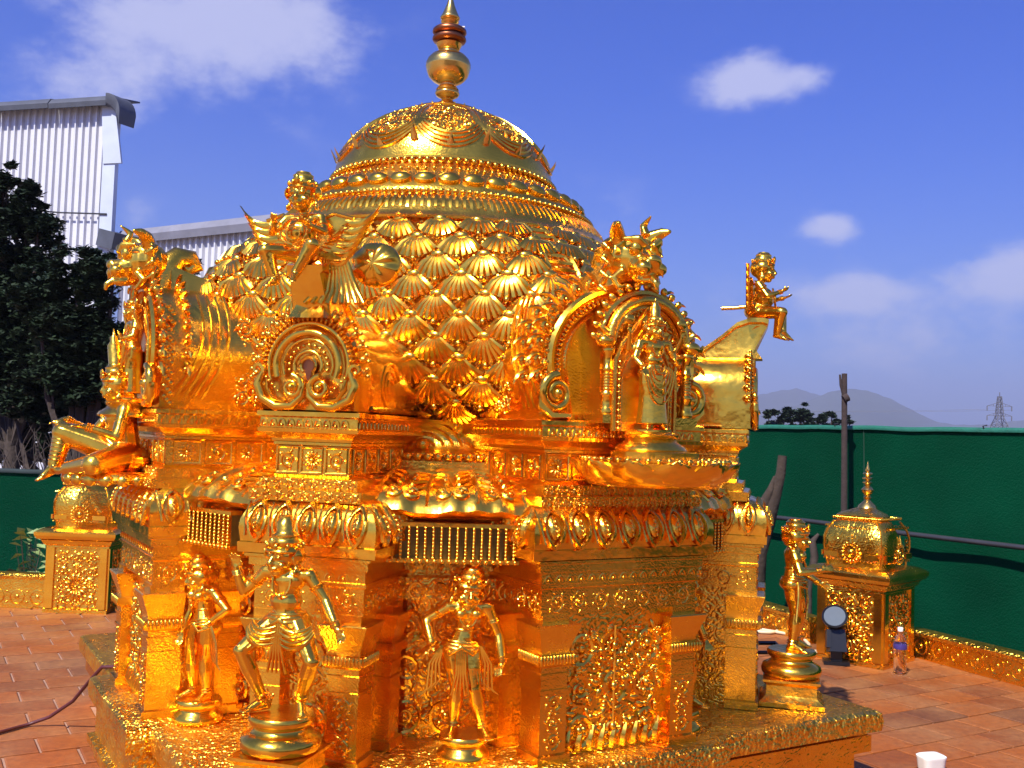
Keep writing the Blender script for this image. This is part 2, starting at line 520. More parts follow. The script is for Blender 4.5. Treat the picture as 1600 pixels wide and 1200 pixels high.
def vine(w, h, y, seed=0, cell=None, thick=.006, berries=True):
    """scrolling vine relief on a panel in the x-z plane at depth y (front = -y), centred x, z from 0 to h"""
    rnd = random.Random(seed); mb = MB()
    cell = cell or w / 2
    nx = max(1, round(w / cell)); cw = w / nx; nz = max(1, round(h / cw)); chh = h / nz
    for i in range(nx):
        for j in range(nz):
            cx = -w / 2 + cw * (i + .5); cz = chh * (j + .5)
            hand = 1 if (i + j) % 2 == 0 else -1
            rr = min(cw, chh) * .44
            st = -PI / 2 + rnd.uniform(-.4, .4)
            p = spiral(cx, cz, rr, 1.7, y, hand, st, 22, rr * .12)
            rs = [thick * (1.2 - .6 * k / 21) for k in range(22)]
            mb.tube(p, rs, 5)
            if berries: mb.ell((cx, y - thick * .6, cz), thick * 1.9, n=7, m=5)
            for k in range(6):       # leaves off the coil
                a = st + hand * (k + .5) * 2 * PI / 6
                lx = cx + rr * 1.06 * math.cos(a); lz = cz + rr * 1.06 * math.sin(a)
                lx = max(-w / 2 + thick, min(w / 2 - thick, lx)); lz = max(thick, min(h - thick, lz))
                mb.ell((lx, y, lz), (thick * rnd.uniform(2.2, 3.4), thick * 1.2, thick * rnd.uniform(1.1, 1.6)), (0, -(a + hand * .9), 0), 7, 5)
            for k in range(3):
                a = st + hand * (k * 2.1 + 1)
                mb.ell((cx + rr * .55 * math.cos(a), y, cz + rr * .55 * math.sin(a)), (thick * 1.6, thick * 1.1, thick * 1.0), (0, -a, 0), 6, 4)
    return mb


# ------------------------------------------------------------------ the shrine's frame
CX, CY = -0.304, 4.989
TG = R(-14.42); TB = TG + PI / 4; TL = TG - PI / 4; TH = TG + PI / 2
CXY = Vector((CX, CY, 0))


def at(th, a, r_, z=0.0, off=0.0):
    """world point from block angle, sideways offset, outward distance"""
    return Vector((CX + off + r_ * math.sin(th) + a * math.cos(th), CY - r_ * math.cos(th) + a * math.sin(th), z))


shrine = empty('gilded_shrine', (CX, CY, 0), 0, 'large gold-plated domed shrine tower covered with embossed ornament in the middle of the terrace', 'temple tower')


def ublock(w, r_, rb, prof, mb=None, cap=True):
    """stacked mouldings of a projecting bay: prof = [(outset, z)...] bottom to top"""
    mb = mb or MB()
    rings = [[(-w - o, -rb, z), (-w - o, -(r_ + o), z), (w + o, -(r_ + o), z), (w + o, -rb, z)] for (o, z) in prof]
    mb.loft(rings, True, cap, cap)
    return mb


def curve_prof(o0, z0, o1, z1, n=6, bulge=0.0):
    out = []
    for i in range(n + 1):
        t = i / n
        out.append((o0 + (o1 - o0) * t + bulge * math.sin(PI * t), z0 + (z1 - z0) * t))
    return out


# ---- plinth
def plinth():
    S = 1.44; mb = MB()
    mb.box((0, 0, .125), (2 * S - .16, 2 * S - .16, .246))
    mb.box((0, 0, .205), (2 * S - .06, 2 * S - .06, .07))
    o1 = obj('plinth_base', mb, 'gold_scroll', shrine, rz=TB, loc=(0, 0, 0))
    mb = MB(); prof = [(-.03, .25), (0, .262), (.006, .30), (0, .338), (-.02, .35)]
    mb.loft([[(-S - o, -S - o, z), (S + o, -S - o, z), (S + o, S + o, z), (-S - o, S + o, z)] for o, z in prof], True, True, True)
    obj('plinth_slab', mb, 'gold_nugget', shrine, rz=TB)
    for th in (TB, TL):
        mb = ublock(.46, 1.53, 1.30, [(-.03, .004), (-.03, .06), (0, .07), (0, .10), (-.03, .11), (-.03, .255), (0, .262), (.006, .30), (0, .342), (-.02, .356)])
        obj('plinth_bay', mb, 'gold_nugget', shrine, rz=th)


plinth()

# ---- core wall (sixteen sided) with its frieze
mb = MB()
ring = lambda r_, z, n=16: [(r_ * math.cos(TG + 2 * PI * (k + .5) / n), r_ * math.sin(TG + 2 * PI * (k + .5) / n), z) for k in range(n)]
mb.loft([ring(1.13, .35), ring(1.13, .87), ring(1.19, .875), ring(1.19, .955), ring(1.15, .96), ring(1.15, 1.03), ring(1.28, 1.05), ring(1.28, 1.17), ring(1.0, 1.30)], True, False, True)
obj('inner_wall', mb, 'gold_scroll', shrine, smooth=None)

# ---- cushion of petals, bead string, neck
mb = MB()
NP = 32
prof = [(1.34, 1.185), (1.385, 1.19), (1.40, 1.205), (1.385, 1.235), (1.33, 1.275), (1.23, 1.305), (1.12, 1.325), (1.04, 1.335), (1.0, 1.345), (1.0, 1.36)]
rings = []
n = 480
for i, (r_, z) in enumerate(prof):
    rr = []
    for k in range(n):
        a = 2 * PI * k / n
        s_ = math.sin(NP / 2 * a)
        bul = (.026 * abs(math.sin(12 * (a - TG))) ** .55 + .0045 * math.cos(96 * (a - TG))) * (1 if i < 6 else .5) if 1 <= i <= 7 else 0
        rr.append(((r_ + bul * .6) * math.cos(a), (r_ + bul * .6) * math.sin(a), z + bul * .8))
    rings.append(rr)
mb.loft(rings, True, True, True)
obj('petal_cushion', mb, 'gold', shrine, 60)
mb = MB()
def cush(a, r_, out=.004):
    z = float(np.interp(r_, [1.0, 1.04, 1.12, 1.23, 1.33, 1.385, 1.41], [1.345, 1.335, 1.325, 1.305, 1.275, 1.235, 1.21]))
    b_ = .026 * abs(math.sin(12 * (a - PI / 2 - TG))) ** .55
    r_ = r_ + b_ * .6 + out * .5
    return (r_ * math.sin(a), -r_ * math.cos(a), z + b_ * .8 + out)


for k in range(8):             # raised acanthus leaves on the cushion between the bays
    for c_ in (-.26, -.13, 0, .13, .26):
        a0 = TG + PI / 8 + PI / 4 * k + c_
        mb.tube([cush(a0, 1.05 + .34 * t / 9) for t in range(10)], [.006 + .006 * math.sin(PI * t / 9) for t in range(10)], 5)
        for sgn in (-1, 1):
            for q in range(4):
                r0_ = 1.10 + .06 * q
                mb.tube([cush(a0 + sgn * (.052 * math.sin(t / 8 * 2.2)), r0_ + .10 * (t / 8) - .03 * (t / 8) ** 3) for t in range(9)], [.004, .006, .008, .009, .009, .008, .008, .009, .006], 5)
            sp = [cush(a0 + sgn * (.040 + .022 * (1 - i / 13) * math.cos(i * .75)), 1.345 + .026 * (1 - i / 13) * math.sin(i * .75), .007) for i in range(14)]
            mb.tube(sp, .0065, 5); mb.ell(sp[-1], .010, n=6, m=4)
obj('cushion_leaves', mb, 'gold', shrine, 60)
bead = MB().ell((0, 0, 0), (.020, .016, .017), n=8, m=6)
b0 = obj('bead', bead, 'gold', None, 180)
neckp = obj('neck', MB().lathe([(.985, 1.355), (.985, 1.385), (.95, 1.39), (.95, 1.415), (.90, 1.425), (.875, 1.45), (.86, 1.49), (.875, 1.53), (.91, 1.55), (.86, 1.56)], 96), 'gold_band', shrine, 50)
NB = 150
for k in range(NB):
    a = 2 * PI * k / NB
    if math.cos(a - (TB - PI / 2)) < -.1: continue
    inst(b0, neckp, Matrix.Translation((.972 * math.cos(a), .972 * math.sin(a), 1.402)))
mb = MB()
for k in range(16):
    a0 = TG + PI / 8 * (k + .5)
    for i_, rr in enumerate((.15, .115, .08, .045)):
        pts = []
        for i in range(17):
            t = PI * (i / 16); dx = rr * math.cos(t) * 1.05; dz = .01 + rr * .72 * math.sin(t)
            a = a0 + dx / .88
            r_ = .884 - .02 * math.sin(PI * min(1, dz / .12))
            pts.append((r_ * math.sin(a), -r_ * math.cos(a), 1.425 + dz))
        mb.tube(pts, .008, 5)
    mb.ell((.89 * math.sin(a0), -.89 * math.cos(a0), 1.45), (.03, .03, .022), n=8, m=6)
obj('neck_scrolls', mb, 'gold', neckp, 60)
bpy.data.objects.remove(b0)

# ---- projecting bays
PEN = {}


def petals_on_cornice(w, r_, z0, z1, parent, rz, loc, n, side_n):
    """pointed leaf bosses hanging over the roll cornice"""
    if 'leaf' not in PEN:
        m_ = MB(); W = .5
        out = []
        N = 14
        for i in range(N + 1):
            t = i / N; x = W * math.sin(PI * t) ** .7 * (1 - .25 * t) if 0 < t < 1 else 0
            out.append((x, t))
        # outer rim tube and an inner boss, unit size: width 1, height 1 (point at the bottom)
        ptsL = [(-x * .9, 0, 1 - t) for x, t in out]; ptsR = [(x * .9, 0, 1 - t) for x, t in reversed(out)]
        m_.tube(ptsL + ptsR[1:-1], .075, 5, closed=True)
        m_.ell((0, .02, .55), (.26, .12, .34), n=8, m=6)
        for q in range(4): m_.ell((0, -.1, .33 + .13 * q), .055, n=6, m=4)
        m_.tube([(-.62, .03, 1.0), (-.58, 0, .6), (-.5, 0, .3), (-.46, -.03, .12)], [.05, .06, .05, .06], 5)
        m_.v = [(x, y + .42 * max(0, z - .15) ** 2, z) for x, y, z in m_.v]
        PEN['leaf'] = m_
    src = None; out = []
    def put(x, y, ang, wd, lean):
        nonlocal src
        hh = (z1 - z0)
        mat = Matrix.Translation((x, y, z0)) @ Matrix.Rotation(ang, 4, 'Z') @ Matrix.Rotation(lean, 4, 'X') @ Matrix.Diagonal((wd, .15, hh, 1))
        if src is None:
            src = obj('cornice_leaf', PEN['leaf'], 'gold_body', parent, 60) if 'leafmesh' not in PEN else obj('cornice_leaf', PEN['leafmesh'], 'gold_body', parent)
            PEN['leafmesh'] = src.data
            src.matrix_basis = mat
        else:
            inst(src, parent, mat)
    for i in range(n):
        x = -w + 2 * w * (i + .5) / n
        put(x, -(r_ + .030), 0, 2 * w / n * .86, 0)
    for sd in (-1, 1):
        for i in range(side_n):
            y = -r_ + (2 * w / n) * (i + .6)
            put(sd * (w + .030), y, sd * PI / 2, 2 * w / n * .86, 0)


def pilaster(mb, mbr, x, r_, w=.055, d=.05):
    """square pilaster with fringe band and flared capital"""
    def sec(hw, hd, z): return [(x - hw, -(r_ - .08), z), (x - hw, -(r_ + hd), z), (x + hw, -(r_ + hd), z), (x + hw, -(r_ - .08), z)]
    s_ = [(0, .35), (.012, .352), (.012, .385), (0, .39), (0, .60), (.006, .602), (.006, .612), (0, .614), (0, .655), (.006, .657), (.006, .668), (0, .67), (0, .69), (.016, .70), (.020, .715), (.018, .734), (.004, .737), (.004, .752), (.014, .78), (.030, .825), (.034, .838), (.030, .842), (.0, .843), (0, .87)]
    mb.loft([sec(w + o, d + o, z) for o, z in s_], True, True, True)


def fringe(mb, x0, x1, y, z0, z1, n, side=None):
    for i in range(n):
        x = x0 + (x1 - x0) * (i + .5) / n
        p = (x, y, (z0 + z1) / 2) if side is None else (y, x, (z0 + z1) / 2)
        mb.ell(p, (abs(x1 - x0) / n * .42,) * 2 + ((z1 - z0) / 2,), n=6, m=5)


def bay(th, main, key):
    lx = {'H': -.055, 'G': .015}.get(key, 0.0)
    lo = (lx, 0, 0)
    if main: w, r_, rb, wc, rc = .346, 1.40, .95, .38, 1.45
    else: w, r_, rb, wc, rc = .20, 1.50, .98, .225, 1.555
    # lower body between the pilasters
    mb = ublock(w - .04, r_, rb, [(0, .35), (0, .87)])
    body = obj('bay_wall', mb, 'gold_scroll', shrine, None, lo, th)
    for sx in (-1, 1):
        mb = MB(); pilaster(mb, None, sx * (w - .055), r_, .055, .05)
        obj('pilaster', mb, 'gold_band', shrine, 30, lo, th)
        mb2 = vine(.07, .20, -(r_ + .052), 3, .07, .0035)
        mb2.xf(Matrix.Translation((sx * (w - .055), 0, .40)))
        obj('vine_relief', mb2, 'gold_body', shrine, 60, lo, th)
        m3 = MB(); pilaster(m3, None, 0, 0, .05, .035)      # the one in the return
        m3.xf(Matrix.Translation((sx * (w - .02), -(r_ - .26), 0)) @ Matrix.Rotation(sx * PI / 2, 4, 'Z'))
        obj('pilaster', m3, 'gold_band', shrine, 30, lo, th)
    fm = MB()
    for sx in (-1, 1):
        fringe(fm, sx * (w - .055) - .075, sx * (w - .055) + .075, -(r_ + .05 + .02), .70, .737, 11)
        fringe(fm, -(r_ + .06), -(r_ - .08), sx * w + sx * .018, .70, .737, 9, side=1)
    obj('pilaster_fringe', fm, 'gold', shrine, 60, lo, th)
    # relief panel of vines and berries
    pw = 2 * (w - .11) - .02
    if main:
        mb = vine(pw, .44, -(r_ + .004), 11, pw / 3.4, .0085)
        rb_ = random.Random(5)
        for q in range(150):
            cxq, czq = rb_.uniform(-pw / 2 + .01, pw / 2 - .01), rb_.uniform(.06, .43)
            mb.ell((cxq, -(r_ + .006), czq), rb_.uniform(.006, .0125), n=7, m=5)
        for i in range(9):
            x = -pw / 2 + pw * (i + .5) / 9
            mb.tube([(x, -(r_ + .004), .0), (x - .004, -(r_ + .012), .03), (x + .006, -(r_ + .01), .06), (x + .016, -(r_ + .004), .085)], [.016, .014, .010, .004], 5)
        mb.tube([(0, -(r_ + .01), 0), (0, -(r_ + .01), .44)], .005, 5)
        mb.xf(Matrix.Translation((0, 0, .37)))
    else:
        mb = vine(pw + .02, .44, -(r_ + .004), 5, pw, .006); mb.xf(Matrix.Translation((0, 0, .38)))
    obj('vine_relief', mb, 'gold_body', shrine, 60, lo, th)
    # entablature
    mb = ublock(w, r_ + .04, rb, [(-.01, .866), (.004, .868), (.004, .960), (.014, .966), (.014, .978), (.008, .98), (.008, 1.018), (.022, 1.022), (.022, 1.048), (.034, 1.052), (.034, 1.062)])
    obj('frieze', mb, 'gold_band', shrine, None, lo, th)
    mb = vine(2 * w - .02, .075, -(r_ + .044), 21, .095, .0032)
    mb.xf(Matrix.Translation((0, 0, .876)))
    for zz, rr_, oo, nn in ((.999, .016, .009, int(2 * w / .045)), (1.084, .013, .032, int(2 * w / .034))):
        for i in range(nn):
            x = -w - oo * .6 + (2 * w + oo * 1.2) * (i + .5) / nn
            mb.tube([(x + rr_ * math.cos(a), -(r_ + .041 + oo), zz - .010 + rr_ * 1.25 * math.sin(a)) for a in [PI * k / 6 for k in range(7)]], .0028, 4)
            mb.ell((x, -(r_ + .041 + oo), zz - .006), .005, n=6, m=4)
    m4 = vine(.34, .075, 0, 23, .095, .0032)
    for sx in (-1, 1):
        m5 = MB().merge(m4); m5.xf(Matrix.Translation((sx * (w + .004), -(r_ - .14), .876)) @ Matrix.Rotation(sx * PI / 2, 4, 'Z')); mb.merge(m5)
    obj('frieze_scrolls', mb, 'gold', shrine, 60, lo, th)
    # roll cornice
    pr = [(-.02, 1.062), (.03, 1.066), (.032, 1.10), (.024, 1.104)] + [(.026, 1.12), (.030, 1.15), (.026, 1.18), (.012, 1.21), (-.012, 1.236), (-.035, 1.25), (-.06, 1.255)]
    mb = ublock(wc, rc, rb, pr)
    cor = obj('cornice', mb, 'gold', shrine, 60, lo, th)
    petals_on_cornice(wc + .005, rc + .008, 1.108, 1.24, cor, 0, lo, 7 if main else 5, 5 if main else 4)
    # stepped bands, dado, flare and shelf above the cornice
    ux = -.036 + {'H': -.045, 'G': .012}.get(key, 0.0)
    uo = (ux, 0, 0)
    sh = .055 if abs(th - TB) < .01 else 0.0
    uo = (ux + sh * math.cos(th), sh * math.sin(th), 0)
    if main: ww, ru, rbu = .345, 1.41, .55
    else: ww, ru, rbu = .185, 1.50, .80
    mb = ublock(ww, ru, rbu, [(.025, 1.245), (.028, 1.284), (.0, 1.289), (.002, 1.322), (-.018, 1.325)])
    obj('step_bands', mb, 'gold_band', shrine, None, uo, th)
    mb = MB()
    for zz, oo in ((1.246, .028), (1.289, .002)):
        v1 = vine(2 * ww + 2 * oo, .034, -(ru + oo + .002), 31, .045, .0024, False); v1.xf(Matrix.Translation((0, 0, zz))); mb.merge(v1)
    wd = ww - .045 if not main else ww - .02
    mb.merge(ublock(wd, ru - .03, rbu, [(0, 1.322), (.006, 1.335), (0, 1.338), (0, 1.435), (.008, 1.44), (.008, 1.45)]))
    dado = obj('dado', mb, 'gold_band', shrine, 40, uo, th)
    # square panels of the dado
    npan = 3 if not main else 6
    for face, wdd in ((0, 2 * wd), (1, .5), (-1, .5)):
        m2 = MB(); npn = npan if face == 0 else 4
        pwid = wdd / npn
        for i in range(npn):
            x = -wdd / 2 + pwid * (i + .5)
            q = MB()
            q.tube([(x - pwid * .42, 0, .344), (x + pwid * .42, 0, .344), (x + pwid * .42, 0, .43), (x - pwid * .42, 0, .43)], .0035, 4, closed=True)
            if i % 2 == (1 if npn == 3 else 0) or npn == 3 and i == 1:
                for k in range(12):
                    a = 2 * PI * k / 12
                    q.ell((x + .022 * math.cos(a), 0, .387 + .022 * math.sin(a)), (.015, .006, .0045), (0, -a, 0), 6, 4)
                q.ell((x, -.003, .387), .009, n=6, m=4)
            else:
                q.tube(spiral(x, .387, .030, 1.5, 0, 1 if i % 2 else -1, -PI / 2, 16, .006), .0045, 5)
                q.ell((x, -.002, .387), .008, n=6, m=4)
                for k in range(5):
                    a = 2 * PI * k / 5
                    q.ell((x + .033 * math.cos(a), 0, .387 + .03 * math.sin(a)), (.010, .005, .004), (0, -a + .6, 0), 6, 4)
            m2.merge(q)
        m2.xf(Matrix.Translation((0, 0, 1.0)))
        if face == 0: m2.xf(Matrix.Translation((0, -(ru - .03 + .003), 0)))
        else: m2.xf(Matrix.Translation((face * (wd + .003), -(ru - .03 - .27), 0)) @ Matrix.Rotation(face * PI / 2, 4, 'Z'))
        obj('dado_panels', m2, 'gold', dado, 60)
    mb = ublock(wd, ru - .03, rbu, [(.0, 1.45), (.012, 1.452), (.014, 1.462), (.035, 1.478), (.05, 1.484), (.052, 1.497), (.044, 1.50), (.044, 1.535), (.054, 1.54), (.054, 1.556), (.04, 1.562)])
    shelf = obj('shelf', mb, 'gold_brushed', shrine, 30, uo, th)
    mb = MB()
    for i in range(int(2 * ww / .034)):
        x = -ww + .034 * (i + .5)
        mb.tube([(x + .013 * math.cos(a), -(ru - .03 + .047), 1.503 + .026 * math.sin(a)) for a in [PI * k / 6 for k in range(7)]], .0035, 4)
        mb.ell((x, -(ru - .03 + .048), 1.508), .006, n=6, m=4)
    for sx in (-1, 1):
        for i in range(15):
            y = -(ru) + .034 * (i + .3)
            mb.tube([(sx * (wd + .047), y + .013 * math.cos(a), 1.503 + .026 * math.sin(a)) for a in [PI * k / 6 for k in range(7)]], .0035, 4)
    obj('shelf_scallops', mb, 'gold', shelf, 60)
    return uo


UO = {}
for nm_, th, mn in (('B', TB, True), ('L', TL, True), ('G', TG, False), ('H', TH, False)):
    UO[nm_] = bay(th, mn, nm_)

# ---- recess windows with beaded balusters, between the bays
for k_, th in enumerate((TG - R(25.8), TG + R(19.2), TB + R(19.2))):
    mb = MB()
    mb.box((0, -1.37, 1.172), (.46, .05, .014)); mb.box((0, -1.37, 1.045), (.47, .05, .014))
    scr = obj('balustrade_window', mb, 'gold', shrine, None, (0, 0, 0), th)
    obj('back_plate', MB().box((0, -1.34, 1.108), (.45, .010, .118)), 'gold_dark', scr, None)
    post = MB().box((0, 0, 0), (.009, .010, .115))
    for q in range(9): post.ell((0, -.006, -.052 + .013 * q), .0068, n=6, m=4)
    p0 = None
    for i in range(16):
        x = -.215 + .43 * i / 15
        if p0 is None:
            p0 = obj('baluster', post, 'gold_body', scr, 60, (x, -1.388, 1.108))
        else:
            inst(p0, scr, Matrix.Translation((x, -1.388, 1.108)))
    mb = MB()
    for i in range(18): mb.ell((-.22 + .44 * i / 17, -1.40, 1.045), .0085, n=7, m=5)
    obj('bead_row', mb, 'gold', scr, 60)
    # recess wall relief
    mb = vine(.46, .50, -1.155, 40 + k_, .16, .0075)
    mb.xf(Matrix.Translation((0, 0, .36)))
    obj('vine_relief', mb, 'gold_body', shrine, 60, (0, 0, 0), th)
    mb = vine(.5, .075, -1.21, 60 + k_, .08, .0045); mb.xf(Matrix.Translation((0, 0, .88)))
    for i in range(10):
        for rr in (.022, .014): mb.tube([(-.23 + .05 * i + rr * math.cos(a), -1.175, .985 + rr * 1.5 * math.sin(a)) for a in [PI * k / 6 for k in range(7)]], .004, 4)
    obj('frieze_scrolls', mb, 'gold', shrine, 60, (0, 0, 0), th)

# ------------------------------------------------------------------ lower dome
UX = -.07


def sup(a, n):
    c, s_ = abs(math.cos(a)), abs(math.sin(a))
    return (c ** n + s_ ** n) ** (-1 / n)


DZ = [1.55, 1.60, 1.68, 1.80, 1.95, 2.10, 2.22, 2.32, 2.38, 2.42]
DR = [.80, .865, .915, .945, .95, .925, .89, .845, .812, .785]
DN = [4, 5.5, 6, 6, 6, 5.6, 4.2, 3.0, 2.4, 2.1]


def dome_pt(a, z, out=0.0):
    """a: angle in the dome's own square frame (0 = face direction -y), z height"""
    r_ = np.interp(z, DZ, DR); n_ = np.interp(z, DZ, DN)
    rr = (r_ + out) * sup(a, n_)
    return Vector((rr * math.sin(a), -rr * math.cos(a), z))


mb = MB(); rings = []
zz = [1.55 + (2.42 - 1.55) * i / 28 for i in range(29)]
for z in zz:
    rings.append([dome_pt(2 * PI * k / 96, z) for k in range(96)])
mb.loft(rings, True, True, True)
dome = obj('lower_dome', mb, 'gold_nugget', shrine, 60, (UX, 0, 0), TG)
# fan-shaped scale: capped knob and pleats spreading downwards (unit: .10 half width)
sc = MB()
NPL = 9
for i in range(NPL):
    t = (i - (NPL - 1) / 2) / ((NPL - 1) / 2)
    a = t * 1.12
    x1, z1 = .088 * math.sin(a), -.020 - .062 * math.cos(a)
    x0, z0 = .022 * math.sin(a), .012 - .010 * math.cos(a)
    sc.tube([(x0, -.022, z0), ((x0 + x1) / 2, -.034, (z0 + z1) / 2), (x1, -.014, z1)], [.0045, .0085, .0105], 5)
sc.tube([(.036 * math.cos(a), -.026, .004 + .026 * math.sin(a)) for a in [PI * (1 + k / 8) for k in range(9)]], .005, 5)
sc.ell((0, -.016, .014), (.030, .022, .018), n=10, m=6)
sc.ell((0, -.02, -.092), (.012, .014, .012), n=6, m=5)
s0 = obj('scale', sc, 'gold_body', dome, 60)
first = True
NCOL, NROW = 9, 10
for face in range(4):
    if face in (2,): continue
    fa = face * PI / 2
    for j in range(NROW):
        z = 1.62 + (2.365 - 1.62) * j / (NROW - 1)
        r_ = np.interp(z, DZ, DR); width = 2 * r_
        cols = 9 if j % 2 == 0 else 8
        for i in range(cols):
            u = (i + .5) / 9 if j % 2 == 0 else (i + 1) / 9
            x = (u - .5) * width * .98
            if abs(x) > r_ * .93: continue
            a = math.atan2(x, r_)
            p = dome_pt(a + fa, z)
            pu = dome_pt(a + fa, min(2.42, z + .03)); pd = dome_pt(a + fa, max(1.55, z - .03))
            pr = dome_pt(a + .03 + fa, z); pl = dome_pt(a - .03 + fa, z)
            up = (pu - pd).normalized(); rt = (pr - pl).normalized(); outn = rt.cross(up).normalized()
            up = outn.cross(rt).normalized() * 1.0
            k = 1.14 * width / 1.9 * random.uniform(.95, 1.06)
            rt = (rt + up * random.gauss(0, .035)).normalized(); up = outn.cross(rt).normalized(); outn = (outn + up * random.gauss(0, .05)).normalized()
            mt = Matrix(((rt.x * k, -outn.x * .85, up.x * 1.10, p.x), (rt.y * k, -outn.y * .85, up.y * 1.10, p.y), (rt.z * k, -outn.z * .85, up.z * 1.10, p.z), (0, 0, 0, 1)))
            if first: s0.matrix_basis = mt; first = False
            else: inst(s0, dome, mt)
# diagonal lattice straps between the scales
mb = MB()
for face in (0, 1, 3):
    fa = face * PI / 2
    for sgn in (-1, 1):
        for q in range(-7, 17):
            pts = []
            for i in range(40):
                z = 1.57 + (2.40 - 1.57) * i / 39
                row = (z - 1.62) / .08
                u = (q + .5 * sgn * row) / 9 + (.0 if sgn > 0 else .0)
                if not (0.02 < u < .98): 
                    if len(pts) > 2: mb.tube(pts, .006, 4)
                    pts = []; continue
                r_ = np.interp(z, DZ, DR); x = (u - .5) * 2 * r_ * .98
                pts.append(dome_pt(math.atan2(x, r_) + fa, z, .008))
            if len(pts) > 2: mb.tube(pts, .006, 4)
obj('lattice_straps', mb, 'gold', dome, 60)
# ribs up the four corners of the dome
for k in range(4):
    mb = MB(); a = PI / 4 + k * PI / 2
    L_, R_, C_ = [], [], []
    for i in range(26):
        z = 1.57 + (2.40 - 1.57) * i / 25
        L_.append(dome_pt(a - .06, z, .012)); R_.append(dome_pt(a + .06, z, .012)); C_.append(dome_pt(a, z, -.002))
    mb.tube(L_, .010, 5); mb.tube(R_, .010, 5)
    for i in range(0, 26):
        mb.tube([L_[i], C_[i] + (C_[i] - Vector((0, 0, C_[i].z))).normalized() * .006, R_[i]], [.007, .012, .007], 5)
    obj('corner_rib', mb, 'gold_body', dome, 60)

# ---- upper rings
up = obj('upper_dome', MB().lathe([(.70, 2.39), (.82, 2.385), (.848, 2.39), (.85, 2.40), (.835, 2.408), (.815, 2.43), (.80, 2.46), (.775, 2.485), (.75, 2.51), (.735, 2.515), (.735, 2.535), (.72, 2.54), (.715, 2.555), (.66, 2.60), (.62, 2.64), (.57, 2.68), (.545, 2.70), (.54, 2.72), (.552, 2.725), (.552, 2.735), (.54, 2.74), (.535, 2.78), (.515, 2.84), (.478, 2.90), (.42, 2.96), (.34, 3.015), (.25, 3.06), (.175, 3.083), (.16, 3.086)], 120), 'gold_band', shrine, 50, (UX, 0, 0), 0)
# tongue-shaped flutes round the lip
mb = MB(); NT = 56
for k in range(NT):
    a = 2 * PI * k / NT
    for q, (da, zt) in enumerate(((0, 2.425), (.32, 2.432), (-.32, 2.432))):
        aa = a + da * 2 * PI / NT
        mb.tube([(r_ * math.cos(aa), r_ * math.sin(aa), z) for r_, z in ((.742, 2.512), (.772, 2.492), (.795, 2.465), (.806, zt + .012))], [.006, .009, .009, .006], 4)
    mb.tube([((.80) * math.cos(a + t * 2 * PI / NT * .5), .80 * math.sin(a + t * 2 * PI / NT * .5), 2.437 + .022 * t * t) for t in (-1, -.6, 0, .6, 1)], .006, 4)
obj('lip_flutes', mb, 'gold_body', up, 60)
mb = MB()
for k in range(150):
    a = 2 * PI * k / 150
    mb.ell((.742 * math.cos(a), .742 * math.sin(a), 2.528), .013, n=6, m=4)
for k in range(100):
    a = 2 * PI * k / 100
    mb.ell((.553 * math.cos(a), .553 * math.sin(a), 2.714), .014, n=6, m=4)
    mb.ell((.60 * math.cos(a), .60 * math.sin(a), 2.662), .009, n=6, m=4)
obj('bead_strings', mb, 'gold', up, 60)
# ring of large oval bosses
db = MB().lathe([(.044, 0), (.046, .010), (.044, .020), (.038, .024), (.036, .026), (.024, .034), (.0, .038)], 20)
d0 = obj('oval_boss', db, 'gold_body', up, 40)
ND = 40
for k in range(ND):
    a = 2 * PI * (k + .5) / ND + .03
    mt = Matrix.Rotation(a, 4, 'Z') @ Matrix.Translation((.672, 0, 2.590)) @ Matrix.Rotation(R(42), 4, 'Y') @ Matrix.Diagonal((.85, 1.08, 1, 1))
    if k == 0: d0.matrix_basis = mt
    else: inst(d0, up, mt)
